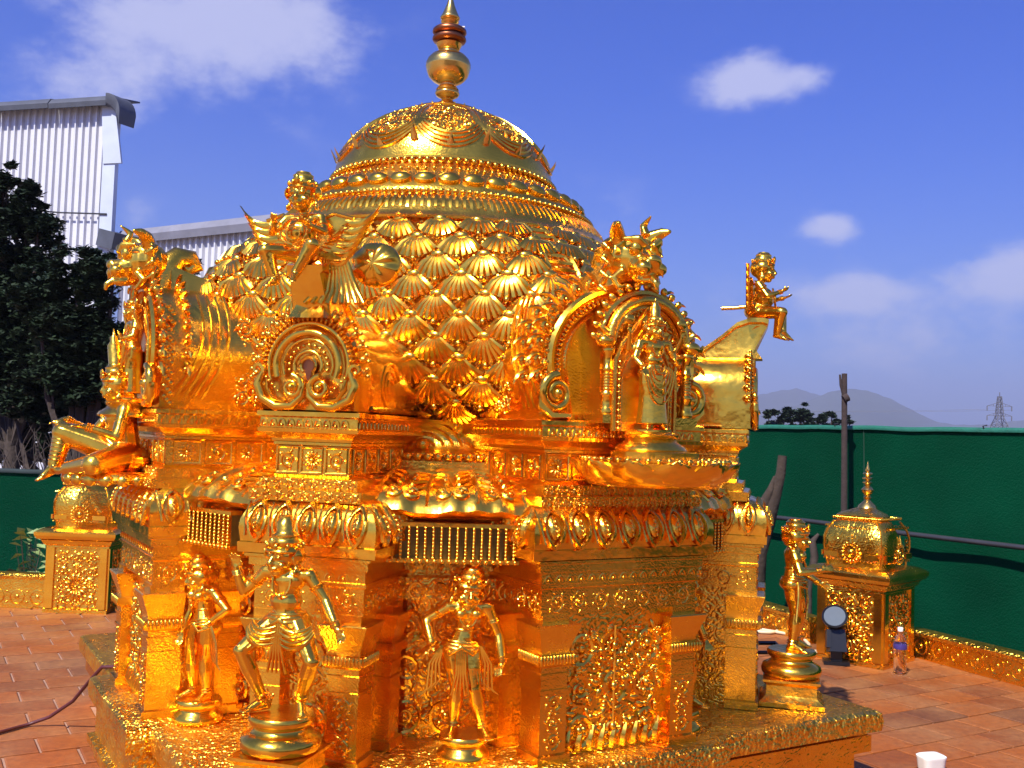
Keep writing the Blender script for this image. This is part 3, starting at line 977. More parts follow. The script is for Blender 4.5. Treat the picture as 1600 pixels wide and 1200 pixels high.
# the crowning lotus: swags, veined petals and upturned tips
def updome(z, out=0):
    zs = [2.74, 2.78, 2.84, 2.90, 2.96, 3.015, 3.06, 3.083]; rs = [.54, .535, .515, .478, .42, .34, .25, .175]
    return float(np.interp(z, zs, rs)) + out
NS = 10
for k in range(NS):
    a0 = 2 * PI * (k + .5) / NS + .12
    mb = MB()
    for q in range(4):
        wv = (PI / NS) * (.98 - .05 * q); zb = 2.785 + .022 * q; zt = 2.88 + .012 * q
        pts = []
        for i in range(17):
            t = -1 + 2 * i / 16
            z = zb + (zt - zb) * abs(t) ** 2.2
            r_ = updome(z, .004); a = a0 + t * wv
            pts.append((r_ * math.cos(a), r_ * math.sin(a), z))
        mb.tube(pts, .0075, 5)
    for sgn in (-1, 1):
        for q in range(3):
            pts = []
            for i in range(12):
                t = i / 11; z = 2.88 + .012 * q + .2 * t
                a = a0 + sgn * (PI / NS) * (.98 - .08 * q) * (1 - .35 * t * t)
                r_ = updome(z, .003); pts.append((r_ * math.cos(a), r_ * math.sin(a), z))
            mb.tube(pts, [.008 - .004 * i / 11 for i in range(12)], 4)
    rnd = random.Random(k)
    for q in range(9):
        t = (q - 4) / 4.6; mb.tube([(updome(z, .002) * math.cos(a0 + t * PI / NS * (1 - .1 * (z - 2.9))), updome(z, .002) * math.sin(a0 + t * PI / NS * (1 - .1 * (z - 2.9))), z) for z in [2.865 + .02 * i + .03 * (1 - abs(t)) * 0 for i in range(10)]], .0042, 4)
    for (tz, ta, rr_) in ((2.905, 0, .034), (2.905, -.5, .028), (2.905, .5, .028), (2.965, -.28, .030), (2.965, .28, .030), (3.02, 0, .026), (2.94, -.82, .018), (2.94, .82, .018)):
        pts = []
        for i in range(16):
            rq = rr_ * (1 - i / 18); an_ = i * .8 + ta * 5; z = tz + rq * .62 * math.sin(an_)
            r_ = updome(z, .004); a = a0 + ta * PI / NS * 1.0 + rq * math.cos(an_) / r_
            pts.append((r_ * math.cos(a), r_ * math.sin(a), z))
        mb.tube(pts, .005, 5)
    for q in range(90):
        z = rnd.uniform(2.86, 3.06); a = a0 + rnd.uniform(-.72, .72) * PI / NS
        r_ = updome(z, .001)
        mb.ell((r_ * math.cos(a), r_ * math.sin(a), z), (.009, .009, .0065), n=6, m=4)
    obj('lotus_petal', mb, 'gold_body', up, 60)
tip = MB()
tip.loft([[(-.022, 0, 0), (0, -.010, 0), (.022, 0, 0), (0, .008, 0)], [(-.02, -.01, .03), (0, -.022, .03), (.02, -.01, .03), (0, -.004, .03)], [(-.008, -.03, .062), (0, -.036, .062), (.008, -.03, .062), (0, -.026, .062)], [(-.001, -.042, .085), (0, -.043, .085), (.001, -.042, .085), (0, -.041, .085)]], True, True, True)
t0 = None
for k in range(20):
    a = 2 * PI * k / 20 + .12
    mt = Matrix.Rotation(a + PI / 2, 4, 'Z') @ Matrix.Translation((0, -.530, 2.775 if k % 2 else 2.81)) @ Matrix.Scale(.8, 4)
    if t0 is None: t0 = obj('leaf_tip', tip, 'brass', up, 60); t0.matrix_basis = mt
    else: inst(t0, up, mt)

# ---- finial
fin = obj('finial', MB().lathe([(.185, 3.083), (.19, 3.09), (.185, 3.096), (.10, 3.098), (.098, 3.10), (.09, 3.118), (.06, 3.142), (.032, 3.158), (.028, 3.17), (.036, 3.176)], 40), 'brass', shrine, 50, (UX, 0, 0), 0)
def fpart(name, prof, mat='brass'):
    return obj(name, MB().lathe(prof, 36), mat, fin, 50)
fpart('lower_ring', [(.036, 3.176), (.055, 3.186), (.062, 3.198), (.060, 3.206), (.052, 3.21), (.058, 3.216), (.052, 3.228), (.036, 3.24), (.036, 3.248)])
fpart('pot', [(.04, 3.246), (.052, 3.25), (.075, 3.262), (.098, 3.285), (.108, 3.312), (.112, 3.33), (.114, 3.336), (.112, 3.342), (.113, 3.35), (.104, 3.372), (.086, 3.392), (.06, 3.404), (.046, 3.408), (.044, 3.42)])
fpart('cup', [(.044, 3.418), (.052, 3.422), (.060, 3.438), (.066, 3.45), (.062, 3.456), (.05, 3.46)])
fpart('copper_disc', [(.05, 3.458), (.080, 3.464), (.086, 3.474), (.084, 3.484), (.068, 3.49), (.068, 3.496), (.06, 3.497)], 'copper')
fpart('copper_disc', [(.06, 3.498), (.078, 3.50), (.086, 3.510), (.085, 3.522), (.074, 3.532), (.04, 3.536)], 'copper')
fpart('spindle', [(.036, 3.536), (.034, 3.548), (.04, 3.555), (.046, 3.565), (.038, 3.575)])
fpart('spire', [(.036, 3.574), (.048, 3.580), (.050, 3.588), (.045, 3.596), (.034, 3.62), (.022, 3.65), (.012, 3.685), (.006, 3.72), (.001, 3.74)])
pn = MB(); pn.tube([(-.06, -.01, 3.535), (.075, .01, 3.548)], .0045, 6)
obj('pin', pn, 'white', fin, 60)

# ------------------------------------------------------------------ horseshoe niches


def horseshoe(r_, cz, zb, n=28, open_=.62):
    """outline of a round arch closing inwards at the foot, starts bottom left, goes over the top"""
    pts = []
    a0 = PI + open_
    for i in range(n + 1):
        a = a0 - (a0 - (-open_)) * i / n
        pts.append((r_ * math.cos(a), cz + r_ * math.sin(a)))
    return pts


def lion_head(scale=1.0):
    """horned lion mask, facing -y, base of neck at the origin"""
    m_ = MB()
    m_.ell((0, 0, .0), (.085, .09, .08))
    m_.ell((0, -.075, -.02), (.055, .06, .042))                     # muzzle
    m_.ell((0, -.125, -.005), (.030, .022, .020))                    # nose
    for s_ in (-1, 1):
        m_.ell((s_ * .032, -.115, -.030), (.027, .028, .022))        # lips
        m_.ell((s_ * .042, -.078, .030), .021)                       # eyes
        m_.tube([(s_ * .012, -.095, .04), (s_ * .04, -.09, .062), (s_ * .078, -.05, .058)], [.012, .015, .008], 6)
        m_.tube([(s_ * .05, .01, .05), (s_ * .075, -.01, .085), (s_ * .095, -.035, .10), (s_ * .105, -.065, .105)], [.030, .026, .018, .006], 7)
        m_.ell((s_ * .095, .0, .02), (.022, .012, .038), (0, s_ * .5, 0))
        m_.tube([(s_ * .06, -.05, -.04), (s_ * .085, -.03, -.07), (s_ * .075, -.055, -.10), (s_ * .05, -.06, -.085)], [.018, .017, .012, .006], 6)
        m_.tube([(s_ * .03, -.13, -.035), (s_ * .034, -.14, -.06)], [.008, .002], 5)
        for q in range(4):
            m_.tube([(s_ * (.085), .02, .05 - .04 * q), (s_ * .115, .0, .035 - .045 * q), (s_ * .105, -.03, .02 - .045 * q)], [.015, .013, .005], 5)
    m_.ell((0, -.085, -.068), (.036, .045, .016))                    # jaw
    m_.tube([(0, -.12, -.062), (0, -.15, -.078), (0, -.155, -.1)], [.016, .013, .006], 6)
    m_.tube([(0, -.07, .075), (0, -.05, .11), (0, -.09, .14)], [.018, .014, .004], 6)
    m_.xf(Matrix.Diagonal((scale, scale, scale, 1)))
    return m_


def remesh(mb, vox, mat, name, parent, smooth_it=2, **kw):
    me = mb.mesh(name)
    o = bpy.data.objects.new('tmp', me); COL.objects.link(o)
    md = o.modifiers.new('r', 'REMESH'); md.mode = 'VOXEL'; md.voxel_size = vox; md.use_smooth_shade = True
    if smooth_it:
        ms = o.modifiers.new('s', 'SMOOTH'); ms.iterations = smooth_it; ms.factor = .5
    dg = bpy.context.evaluated_depsgraph_get()
    ev = o.evaluated_get(dg)
    nme = bpy.data.meshes.new_from_object(ev)
    bpy.data.objects.remove(o)
    nme.name = name
    nme.materials.clear(); nme.materials.append(M[mat])
    nme.polygons.foreach_set('use_smooth', [True] * len(nme.polygons))
    oo = link(bpy.data.objects.new(name, nme), parent)
    for k, v in kw.items(): setattr(oo, k, v)
    return oo


LION = remesh(lion_head(1.0), .0055, 'gold_body', 'lion_head', None, 1)
LM = LION.data; bpy.data.objects.remove(LION)


def main_niche(th, uo, inner=True):
    par = shrine
    r0 = 1.40 if inner else 1.44; cz = 1.80; RO = .345
    # extruded arch body
    def arch_poly(rr, zb=1.562):
        top = [(rr * math.cos(a), cz - .02 + rr * .86 * math.sin(a)) for a in [PI + .25 - (PI + .5) * i / 28 for i in range(29)]]
        return [(-rr * .86, zb)] + top + [(rr * .86, zb)]
    mb = MB()
    P0 = arch_poly(RO); P1 = arch_poly(RO - .03); P2 = arch_poly(RO - .05)
    mb.loft([[(p[0] * .9, -.80, p[1] * .96 + 1.56 * .04) for p in P0], [(p[0], -1.12, p[1]) for p in P0], [(p[0], -(r0 - .03), p[1]) for p in P0], [(p[0], -r0, p[1]) for p in P1],
             [(p[0], -(r0 - .05), p[1]) for p in P2]], True, True, True)
    arch = obj('great_niche', mb, 'gold_band', par, 40, uo, th)
    # concentric mouldings
    mb = MB()
    def arc(rr, y, rad, n=5, ft=.0):
        pts = [(-rr * .86, y, 1.57)] + [(rr * math.cos(a), y, cz - .02 + rr * .86 * math.sin(a)) for a in [PI + .25 - (PI + .5) * i / 32 for i in range(33)]] + [(rr * .86, y, 1.57)]
        mb.tube(pts, rad, n)
    arc(.332, -(r0 + .002), .014); arc(.30, -(r0 - .028), .012); arc(.272, -(r0 - .035), .010); arc(.245, -(r0 - .035), .008)
    obj('arch_mouldings', mb, 'gold_body', arch, 60)
    mb = MB()
    for i in range(46):
        a = PI + .15 - (PI + .3) * i / 45
        x = .286 * math.cos(a); z = cz - .02 + .286 * .86 * math.sin(a)
        mb.ell((x, -(r0 - .018), z), (.015, .012, .008), (0, -a, 0), 7, 5)
    obj('rope_moulding', mb, 'gold', arch, 60)
    # flame scrolls standing round the outside
    fl = MB()
    fl.tube(spiral(0, .02, .024, 1.3, 0, 1, -PI / 2, 14, .004), [.009 - .004 * i / 13 for i in range(14)], 5)
    fl.ell((0, -.004, .02), .010, n=7, m=5)
    fl.tube([(-.022, 0, 0), (-.014, 0, .045), (.006, 0, .068), (.02, 0, .075)], [.010, .009, .006, .002], 5)
    f0 = None
    for i in range(19):
        a = PI + .2 - (PI + .4) * i / 18
        if abs(a - PI / 2) < .22: continue
        x = (RO + .002) * math.cos(a); z = cz - .02 + (RO + .002) * .86 * math.sin(a)
        for yy in (-(r0 - .02), -(r0 - .12)):
            mt = Matrix.Translation((x, yy, z)) @ Matrix.Rotation(-(a - PI / 2), 4, 'Y') @ Matrix.Diagonal((1 if a < PI / 2 else -1, 1.3, 1, 1))
            if f0 is None: f0 = obj('flame_scroll', fl, 'gold_body', arch, 60); f0.matrix_basis = mt
            else: inst(f0, arch, mt)
    # big volutes at the feet
    for s_ in (-1, 1):
        mb = MB()
        mb.tube(spiral(s_ * .31, 1.655, .068, 1.9, -(r0 + .02), -s_, PI / 2 if s_ < 0 else PI / 2, 30, .008), [.020 - .010 * i / 29 for i in range(30)], 7)
        mb.ell((s_ * .31, -(r0 + .02), 1.655), (.022, .03, .022), n=8, m=6)
        mb.tube([(s_ * .37, -(r0 + .01), 1.655), (s_ * .375, -(r0 + .01), 1.61), (s_ * .33, -(r0 + .015), 1.575), (s_ * .25, -(r0 + .02), 1.575)], [.02, .02, .018, .012], 6)
        obj('volute', mb, 'gold_body', arch, 60)
    # side swirls on the depth of the arch
    for s_ in (-1, 1):
        mb = MB()
        v_ = vine(.20, .36, 0, 88, .066, .005); v_.xf(Matrix.Translation((s_ * .328, -1.02, 1.58)) @ Matrix.Rotation(s_ * PI / 2, 4, 'Z')); mb.merge(v_)
        for i in range(30): mb.ell((s_ * (.345 - (.02 if i > 20 else 0)), -1.375 - .012 * (i % 3), 1.58 + .40 * i / 30), (.010, .013, .011), n=6, m=4)
        for q in range(4):
            mb.tube([(s_ * (.347 - .03 * max(0, (t - .5)) ** 2), -(1.36 - .035 * q - .10 * math.sin(t * 2.4)), 1.60 + .42 * t) for t in [i / 12 for i in range(13)]], .006, 4)
        obj('side_swirls', mb, 'gold', arch, 60)
    # top scroll behind the lion and stepped crest running back to the dome
    mb = MB()
    mb.tube([(0, -1.37, 2.09), (0, -1.34, 2.19), (0, -1.30, 2.235), (0, -1.245, 2.235), (0, -1.225, 2.20), (0, -1.26, 2.18), (0, -1.275, 2.205)], [.07, .065, .05, .04, .035, .025, .012], 10)
    mb.loft([[(-.10, -1.34, 2.02), (.10, -1.34, 2.02), (.06, -1.34, 2.19), (-.06, -1.34, 2.19)], [(-.12, -1.12, 2.0), (.12, -1.12, 2.0), (.07, -1.12, 2.12), (-.07, -1.12, 2.12)], [(-.12, -.9, 1.98), (.12, -.9, 1.98), (.07, -.9, 2.06), (-.07, -.9, 2.06)]], True, True, True)
    mb.xf(Matrix.Translation((0, 0, -.02)))
    obj('crest', mb, 'gold_band', arch, 50)
    ln = link(bpy.data.objects.new('lion_head', LM), arch)
    ln.matrix_basis = Matrix.Translation((0, -1.43, 2.175)) @ Matrix.Rotation(R(6), 4, 'X') @ Matrix.Diagonal((1.15, 1.1, 1.15, 1))
    if not inner: return arch
    # inner niche on colonnettes
    mb = MB(); ri = 1.49; ci = 1.85; rr = .178
    pts = [(rr * math.cos(a), -ri, ci + rr * .95 * math.sin(a)) for a in [PI - PI * i / 20 for i in range(21)]]
    mb.tube(pts, .020, 8)
    mb.tube([(p[0] * 1.17, p[1] + .02, ci + (p[2] - ci) * 1.17) for p in pts], .014, 6)
    mb.tube([(p[0] * .84, p[1] + .01, ci + (p[2] - ci) * .84) for p in pts], .009, 6)
    for i in range(17):
        a = PI - PI * (i + .5) / 17
        mb.ell((rr * 1.30 * math.cos(a), -ri + .02, ci + rr * 1.27 * math.sin(a)), (.018, .013, .014), (0, -a, 0), 7, 5)
    # plate behind
    pl = [(-.20, 1.57)] + [(.205 * math.cos(a), ci + .205 * math.sin(a)) for a in [PI - PI * i / 16 for i in range(17)]] + [(.20, 1.57)]
    mb.prism(pl, -1.34, -1.47)
    mb.box((0, -1.44, 1.57), (.44, .16, .03))
    vm = vine(.34, .42, -1.474, 77, .085, .0045); vm.xf(Matrix.Translation((0, 0, 1.58))); mb.merge(vm)
    niche = obj('inner_niche', mb, 'gold_band', arch, 50); niche.location = (.045, 0, 0)
    for s_ in (-1, 1):
        mb = MB()
        mb.lathe([(.026, 1.585), (.030, 1.60), (.024, 1.61), (.022, 1.65), (.026, 1.655), (.026, 1.665), (.018, 1.672), (.017, 1.74), (.022, 1.745), (.022, 1.755), (.017, 1.76), (.017, 1.80), (.026, 1.812), (.028, 1.825), (.02, 1.832)], 12, (s_ * .185, -ri, 0))
        mb.ell((s_ * .20, -ri - .01, 1.852), (.040, .03, .026)); mb.tube([(s_ * .20, -ri - .01, 1.85), (s_ * .24, -ri - .015, 1.845), (s_ * .255, -ri - .015, 1.865)], [.018, .012, .005], 6)
        mb.tube([(s_ * .17, -ri, 1.87), (s_ * .215, -ri, 1.905), (s_ * .20, -ri, 1.93)], [.016, .012, .004], 6)
        for q in range(6): mb.lathe([(.0205, 0), (.0215, .003), (.0205, .006)], 10, (s_ * .185, -ri, 1.675 + .011 * q))
        obj('colonnette', mb, 'gold_body', niche, 60)
    return arch


def small_niche(th, uo):
    r0 = 1.53; cz = 1.715
    # solid body running back to the dome with a beaked hood
    mb = MB()
    def prof(w, top, zb=1.562, n=16):
        return [(-w, zb)] + [(w * math.cos(a), top - w * .9 + w * .9 * math.sin(a)) for a in [PI - PI * i / n for i in range(n + 1)]] + [(w, zb)]
    secs = [(-.80, .17, 1.88), (-1.10, .18, 1.885), (-1.34, .185, 1.89), (-r0 + .03, .185, 1.895), (-r0, .175, 1.885), (-r0 + .03, .15, 1.86)]
    mb.loft([[(p[0], y, p[1]) for p in prof(w, t)] for y, w, t in secs], True, True, True)
    nic = obj('small_niche', mb, 'gold', shrine, 40, uo, th)
    # beak
    mb = MB()
    secs = [(-1.02, 1.875, .05, .02), (-1.22, 1.89, .055, .03), (-1.30, 1.92, .06, .04), (-1.39, 1.985, .064, .05), (-1.46, 2.045, .068, .06), (-1.52, 2.066, .070, .06), (-1.58, 2.066, .070, .06), (-1.60, 2.058, .066, .04)]
    rings = []
    for (y, z, w, h) in secs:
        zl = 1.80
        rings.append([(-w, y, z), (w, y, z), (w * 1.02, y + .004, z - .02), (w * .86, y + .006, z - .03), (w * 1.0, max(y, -1.535), (z + zl) / 2 - .02), (w * 1.25, max(y, -1.50), zl), (-w * 1.25, max(y, -1.50), zl), (-w * 1.0, max(y, -1.535), (z + zl) / 2 - .02), (-w * .86, y + .006, z - .03), (-w * 1.02, y + .004, z - .02)])
    mb.loft(rings, True, True, True)
    # apron that falls from the beak down the face
    rings = []
    for t in [i / 8 for i in range(9)]:
        z = 2.03 - .15 * t; y = -(1.595 - .045 * math.sin(PI * t) - .02 * t); w = .066 - .012 * math.sin(PI * t * .8) + .025 * t * t
        rings.append([(-w, y + .05, z), (-w * .8, y, z), (w * .8, y, z), (w, y + .05, z)])
    mb.loft(rings, True, True, True)
    obj('beak', mb, 'gold', nic, 40)
    # concentric rings around a keyhole
    mb = MB()
    for rr, rad, yy in ((.150, .009, .004), (.118, .014, .012), (.094, .006, .006), (.052, .008, .004)):
        pts = [(p[0], -(r0 + yy), p[1]) for p in horseshoe(rr, cz, 0, 26, .35)]
        mb.tube(pts, rad, 7)
    mb.tube([(p[0], -(r0 + .006), p[1]) for p in horseshoe(.028, cz + .002, 0, 14, .9)] + [(.028, -(r0 + .006), cz - .06)], .006, 5)
    obj('arch_rings', mb, 'gold_body', nic, 60)
    kp = [(p[0], p[1]) for p in horseshoe(.022, cz + .002, 0, 12, .8)] + [(.004, cz - .05), (-.004, cz - .05)]
    obj('keyhole', MB().prism(kp, -(r0 - .02), -(r0 + .002)), 'copper', nic, None)
    mb = MB()
    for i in range(34):
        a = PI + .2 - (PI + .4) * i / 33
        mb.ell((.166 * math.cos(a), -(r0 + .006), cz + .166 * math.sin(a)), (.013, .010, .006), (0, -a, 0), 6, 4)
    for i in range(13):
        a = PI + .2 - (PI + .4) * i / 12
        mb.ell((.073 * math.cos(a), -(r0 + .002), cz + .073 * math.sin(a)), .008, n=6, m=4)
    obj('bead_rings', mb, 'gold', nic, 60)
    # flame bosses outside the ring
    fb = MB(); fb.ell((0, 0, .014), (.015, .02, .018), n=8, m=6); fb.ell((-.012, -.008, .03), .010, n=6, m=5); fb.ell((.01, -.008, .036), .009, n=6, m=5); fb.ell((0, -.012, .02), .008, n=6, m=4)
    f0 = None
    for i in range(15):
        a = PI + .1 - (PI + .2) * i / 14
        mt = Matrix.Translation((.185 * math.cos(a), -(r0 - .015), cz + .178 * math.sin(a))) @ Matrix.Rotation(-(a - PI / 2), 4, 'Y')
        if f0 is None: f0 = obj('flame_boss', fb, 'gold_body', nic, 60); f0.matrix_basis = mt
        else: inst(f0, nic, mt)
    # paired volutes along the foot, makara tails at the ends
    for s_ in (-1, 1):
        mb = MB(); y = -(r0 + .018)
        mb.tube(spiral(s_ * .052, 1.640, .040, 1.6, y, s_, PI * .5, 26, .006), [.014 - .007 * i / 25 for i in range(26)], 7)
        mb.ell((s_ * .052, y - .006, 1.640), (.013, .018, .013), n=8, m=6)
        mb.tube([(s_ * .010, y, 1.655), (s_ * .012, y, 1.61), (s_ * .05, y, 1.575), (s_ * .11, y, 1.572), (s_ * .165, y, 1.60), (s_ * .185, y, 1.65), (s_ * .165, y, 1.69)], [.008, .012, .015, .017, .017, .016, .012], 7)
        mb.tube([(s_ * .075, y, 1.59), (s_ * .12, y, 1.60), (s_ * .145, y, 1.635), (s_ * .148, y, 1.67)], [.006, .009, .010, .008], 6)
        mb.tube(spiral(s_ * .185, 1.700, .026, 1.2, y, -s_, -PI / 2, 16, .005), [.012 - .005 * i / 15 for i in range(16)], 6)
        for q in range(5): mb.ell((s_ * (.10 + .012 * q), y - .008, 1.625 + .012 * q), .006, n=6, m=4)
        obj('volute', mb, 'gold_body', nic, 60)
    # ribbing on the flanks
    for s_ in (-1, 1):
        mb = MB()
        for q in range(3):
            mb.tube(spiral(0, 0, .035 + .03 * q, .7, 0, 1, .3, 14, .02 + .03 * q), .005, 4)
        mb.xf(Matrix.Translation((s_ * .184, -1.22, 1.66)) @ Matrix.Rotation(PI / 2, 4, 'Z'))
        m2 = ublock(.19, 1.40, .9, [(0, 1.562), (.01, 1.57), (.0, 1.585)]); mb.merge(m2)
        obj('flank_swirls', mb, 'gold', nic, 60)
    return nic


for k in ('B', 'L'): main_niche({'B': TB, 'L': TL}[k], UO[k], k == 'B')
for k in ('G', 'H'): small_niche({'G': TG, 'H': TH}[k], UO[k])

# ------------------------------------------------------------------ figures


def V3(*a): return Vector(a)


def hand(mb, w, d, nrm, L_=.085, curl=.3, thumb=1):
    """palm and five fingers from wrist w along d, palm facing nrm"""
    d = Vector(d).normalized(); nrm = Vector(nrm); nrm = (nrm - d * nrm.dot(d)).normalized(); s_ = d.cross(nrm)
    w = Vector(w); pc = w + d * L_ * .27
    mb.cap(w, L_ * .13, w + d * L_ * .15, L_ * .17)
    for q in (-1, 0, 1): mb.cap(w + d * L_ * .12 + s_ * q * L_ * .09, L_ * .10, w + d * L_ * .5 + s_ * q * L_ * .15, L_ * .10)
    for q, ln in ((-1.5, .40), (-.5, .50), (.5, .47), (1.5, .36)):
        b_ = w + d * L_ * .5 + s_ * q * L_ * .145
        d1 = (d + s_ * q * .10 + nrm * curl * .5).normalized(); m1 = b_ + d1 * L_ * ln * .5
        d2 = (d + s_ * q * .10 + nrm * curl * 1.6).normalized(); m2 = m1 + d2 * L_ * ln * .5
        mb.cap(b_, L_ * .072, m1, L_ * .062, 6); mb.cap(m1, L_ * .062, m2, L_ * .048, 6)
    t0_ = w + d * L_ * .15 + s_ * thumb * L_ * .13
    t1_ = t0_ + (d * .6 + s_ * thumb * .8 + nrm * .3).normalized() * L_ * .28
    t2_ = t1_ + (d * .9 + s_ * thumb * .2 + nrm * .5).normalized() * L_ * .22
    mb.cap(t0_, L_ * .085, t1_, L_ * .072, 6); mb.cap(t1_, L_ * .07, t2_, L_ * .055, 6)


def head(mb, c, fwd=(0, -1, 0), up_=(0, 0, 1), s=1.0):
    f = Vector(fwd).normalized(); u = Vector(up_); u = (u - f * u.dot(f)).normalized(); r_ = f.cross(u)   # r_: figure's left? sideways
    c = Vector(c)
    m_ = MB()
    m_.ell((0, .006, .012), (.053, .062, .062)); m_.ell((0, -.012, -.022), (.042, .048, .050)); m_.ell((0, -.034, -.058), (.020, .018, .016))
    m_.cap((0, -.056, .012), .006, (0, -.068, -.014), .0095, 6); m_.ell((0, -.066, -.018), (.013, .008, .007))
    for s_ in (-1, 1):
        m_.ell((s_ * .021, -.052, .010), (.013, .008, .0065)); m_.tube([(s_ * .008, -.060, .022), (s_ * .024, -.056, .029), (s_ * .038, -.044, .022)], .0035, 5)
        m_.ell((s_ * .028, -.04, -.022), (.016, .014, .016)); m_.ell((s_ * .054, .0, -.004), (.008, .014, .022))
        m_.tube([(s_ * .056, 0, -.02), (s_ * .06, -.002, -.05)], [.006, .011], 6)
        m_.lathe([(.006, -.005), (.015, -.004), (.017, .0), (.015, .004), (.006, .005)], 10, (s_ * .064, -.004, -.052), (1, 0, 0))
    m_.tube([(-.018, -.055, -.036), (-.008, -.062, -.034), (0, -.063, -.0355), (.008, -.062, -.034), (.018, -.055, -.036)], .0045, 5)
    m_.tube([(-.012, -.057, -.043), (0, -.062, -.045), (.012, -.057, -.043)], .005, 5)
    M_ = Matrix(((r_.x, -f.x, u.x, c.x), (r_.y, -f.y, u.y, c.y), (r_.z, -f.z, u.z, c.z), (0, 0, 0, 1))) @ Matrix.Diagonal((s, s, s, 1))
    m_.xf(M_); mb.merge(m_)
    return M_


def foot(mb, ank, d, s=1.0, down=None):
    ank = Vector(ank); d = Vector(d).normalized()
    dn = Vector(down) if down is not None else Vector((0, 0, -1))
    heel = ank + dn * .028 * s - d * .016 * s
    ball = ank + dn * .034 * s + d * .062 * s
    sd = d.cross(dn).normalized()
    mb.cap(ank, .022 * s, heel, .019 * s); mb.cap(ank + d * .005 * s, .02 * s, ball, .016 * s); mb.cap(heel, .018 * s, ball, .015 * s)
    for q in (-2, -1, 0, 1, 2):
        t = ball + sd * q * .0085 * s
        mb.cap(t, .0085 * s, t + d * (.03 - .002 * abs(q)) * s + dn * .004 * s, .0065 * s, 6)


def figure(j, female=True, heads=1.38):
    j = dict(j)
    if heads == 1.38:
        j['neck'] = tuple(Vector(j['neck']) + Vector((0, 0, -.022))); j['head'] = tuple(Vector(j['head']) + Vector((0, 0, -.034)))
    """one continuous body from joint positions (height about 1)"""
    mb = MB(); g = lambda k: Vector(j[k]); F = 1.28
    pel, wai, che, nek, hd = g('pelvis'), g('waist'), g('chest'), g('neck'), g('head')
    k_ = 1.0
    mb.ell(pel, (.100, .072, .066) if female else (.08, .066, .06)); mb.cap(pel + V3(0, 0, .03), .066, wai, .054 if female else .062); mb.cap(wai, .048 if female else .058, che, .062)
    mb.ell(che + V3(0, 0, .01), (.094, .064, .070)); mb.cap(g('shL'), .040, g('shR'), .040); mb.cap(che + V3(0, 0, .03), .055, wai + V3(0, 0, .02), .05)
    if female:
        for s_ in (-1, 1): mb.ell(che + V3(s_ * .040, -.050, .005), .034)
    else:
        for s_ in (-1, 1): mb.ell(che + V3(s_ * .036, -.032, .016), (.04, .024, .03))
    mb.cap(che + V3(0, .005, .05), .044, nek, .032); mb.cap(nek, .031, hd, .032)
    # lower garment hugging hips and thighs
    for sd in (-1, 1): mb.ell(pel + V3(sd * .055, .012, -.015), (.062, .066, .062))
    mb.ell(pel + V3(0, .03, -.01), (.085, .060, .060)); mb.ell(wai + V3(0, -.030, -.035), (.045, .03, .04))
    if not female: mb.ell(wai + V3(0, -.008, 0), (.078, .062, .07)); mb.ell(pel, (.105, .08, .07))
    Mh = head(mb, hd + Vector(j.get('hoff', (0, 0, .01))), j.get('face', (0, -1, 0)), j.get('hup', (0, 0, 1)), heads)
    for s_, sd in (('L', -1), ('R', 1)):
        sh, el, wr = g('sh' + s_), g('el' + s_), g('wr' + s_)
        mb.ell(sh, .031 * F); mb.cap(sh, .029 * F, el, .021 * F); mb.cap(el, .022 * F, el + (wr - el) * .35, .0225 * F); mb.cap(el + (wr - el) * .35, .0225 * F, wr, .0145 * F)
        hand(mb, wr, j.get('hd' + s_, wr - el), j.get('pn' + s_, (0, -1, 0)), .10, j.get('curl', .35), j.get('th' + s_, -sd))
        hp = pel + Vector(j.get('hip' + s_, (sd * .045, 0, -.01))); kn, an = g('kn' + s_), g('an' + s_)
        mb.cap(hp, .066, hp + (kn - hp) * .5, .060); mb.cap(hp + (kn - hp) * .5, .055, kn, .038); mb.ell(kn, .039)
        mb.cap(kn, .037, kn + (an - kn) * .35, .041); mb.cap(kn + (an - kn) * .35, .041, an, .023)
        foot(mb, an, j.get('ft' + s_, (sd * .3, -1, 0)), 1.2, j.get('fd' + s_))
    return mb, Mh


def ringpts(c, ax, r_, n=20, sq=1.0):
    q = Vector((0, 0, 1)).rotation_difference(Vector(ax).normalized()).to_matrix()
    return [Vector(c) + q @ Vector((r_ * math.cos(2 * PI * k / n), r_ * sq * math.sin(2 * PI * k / n), 0)) for k in range(n)]


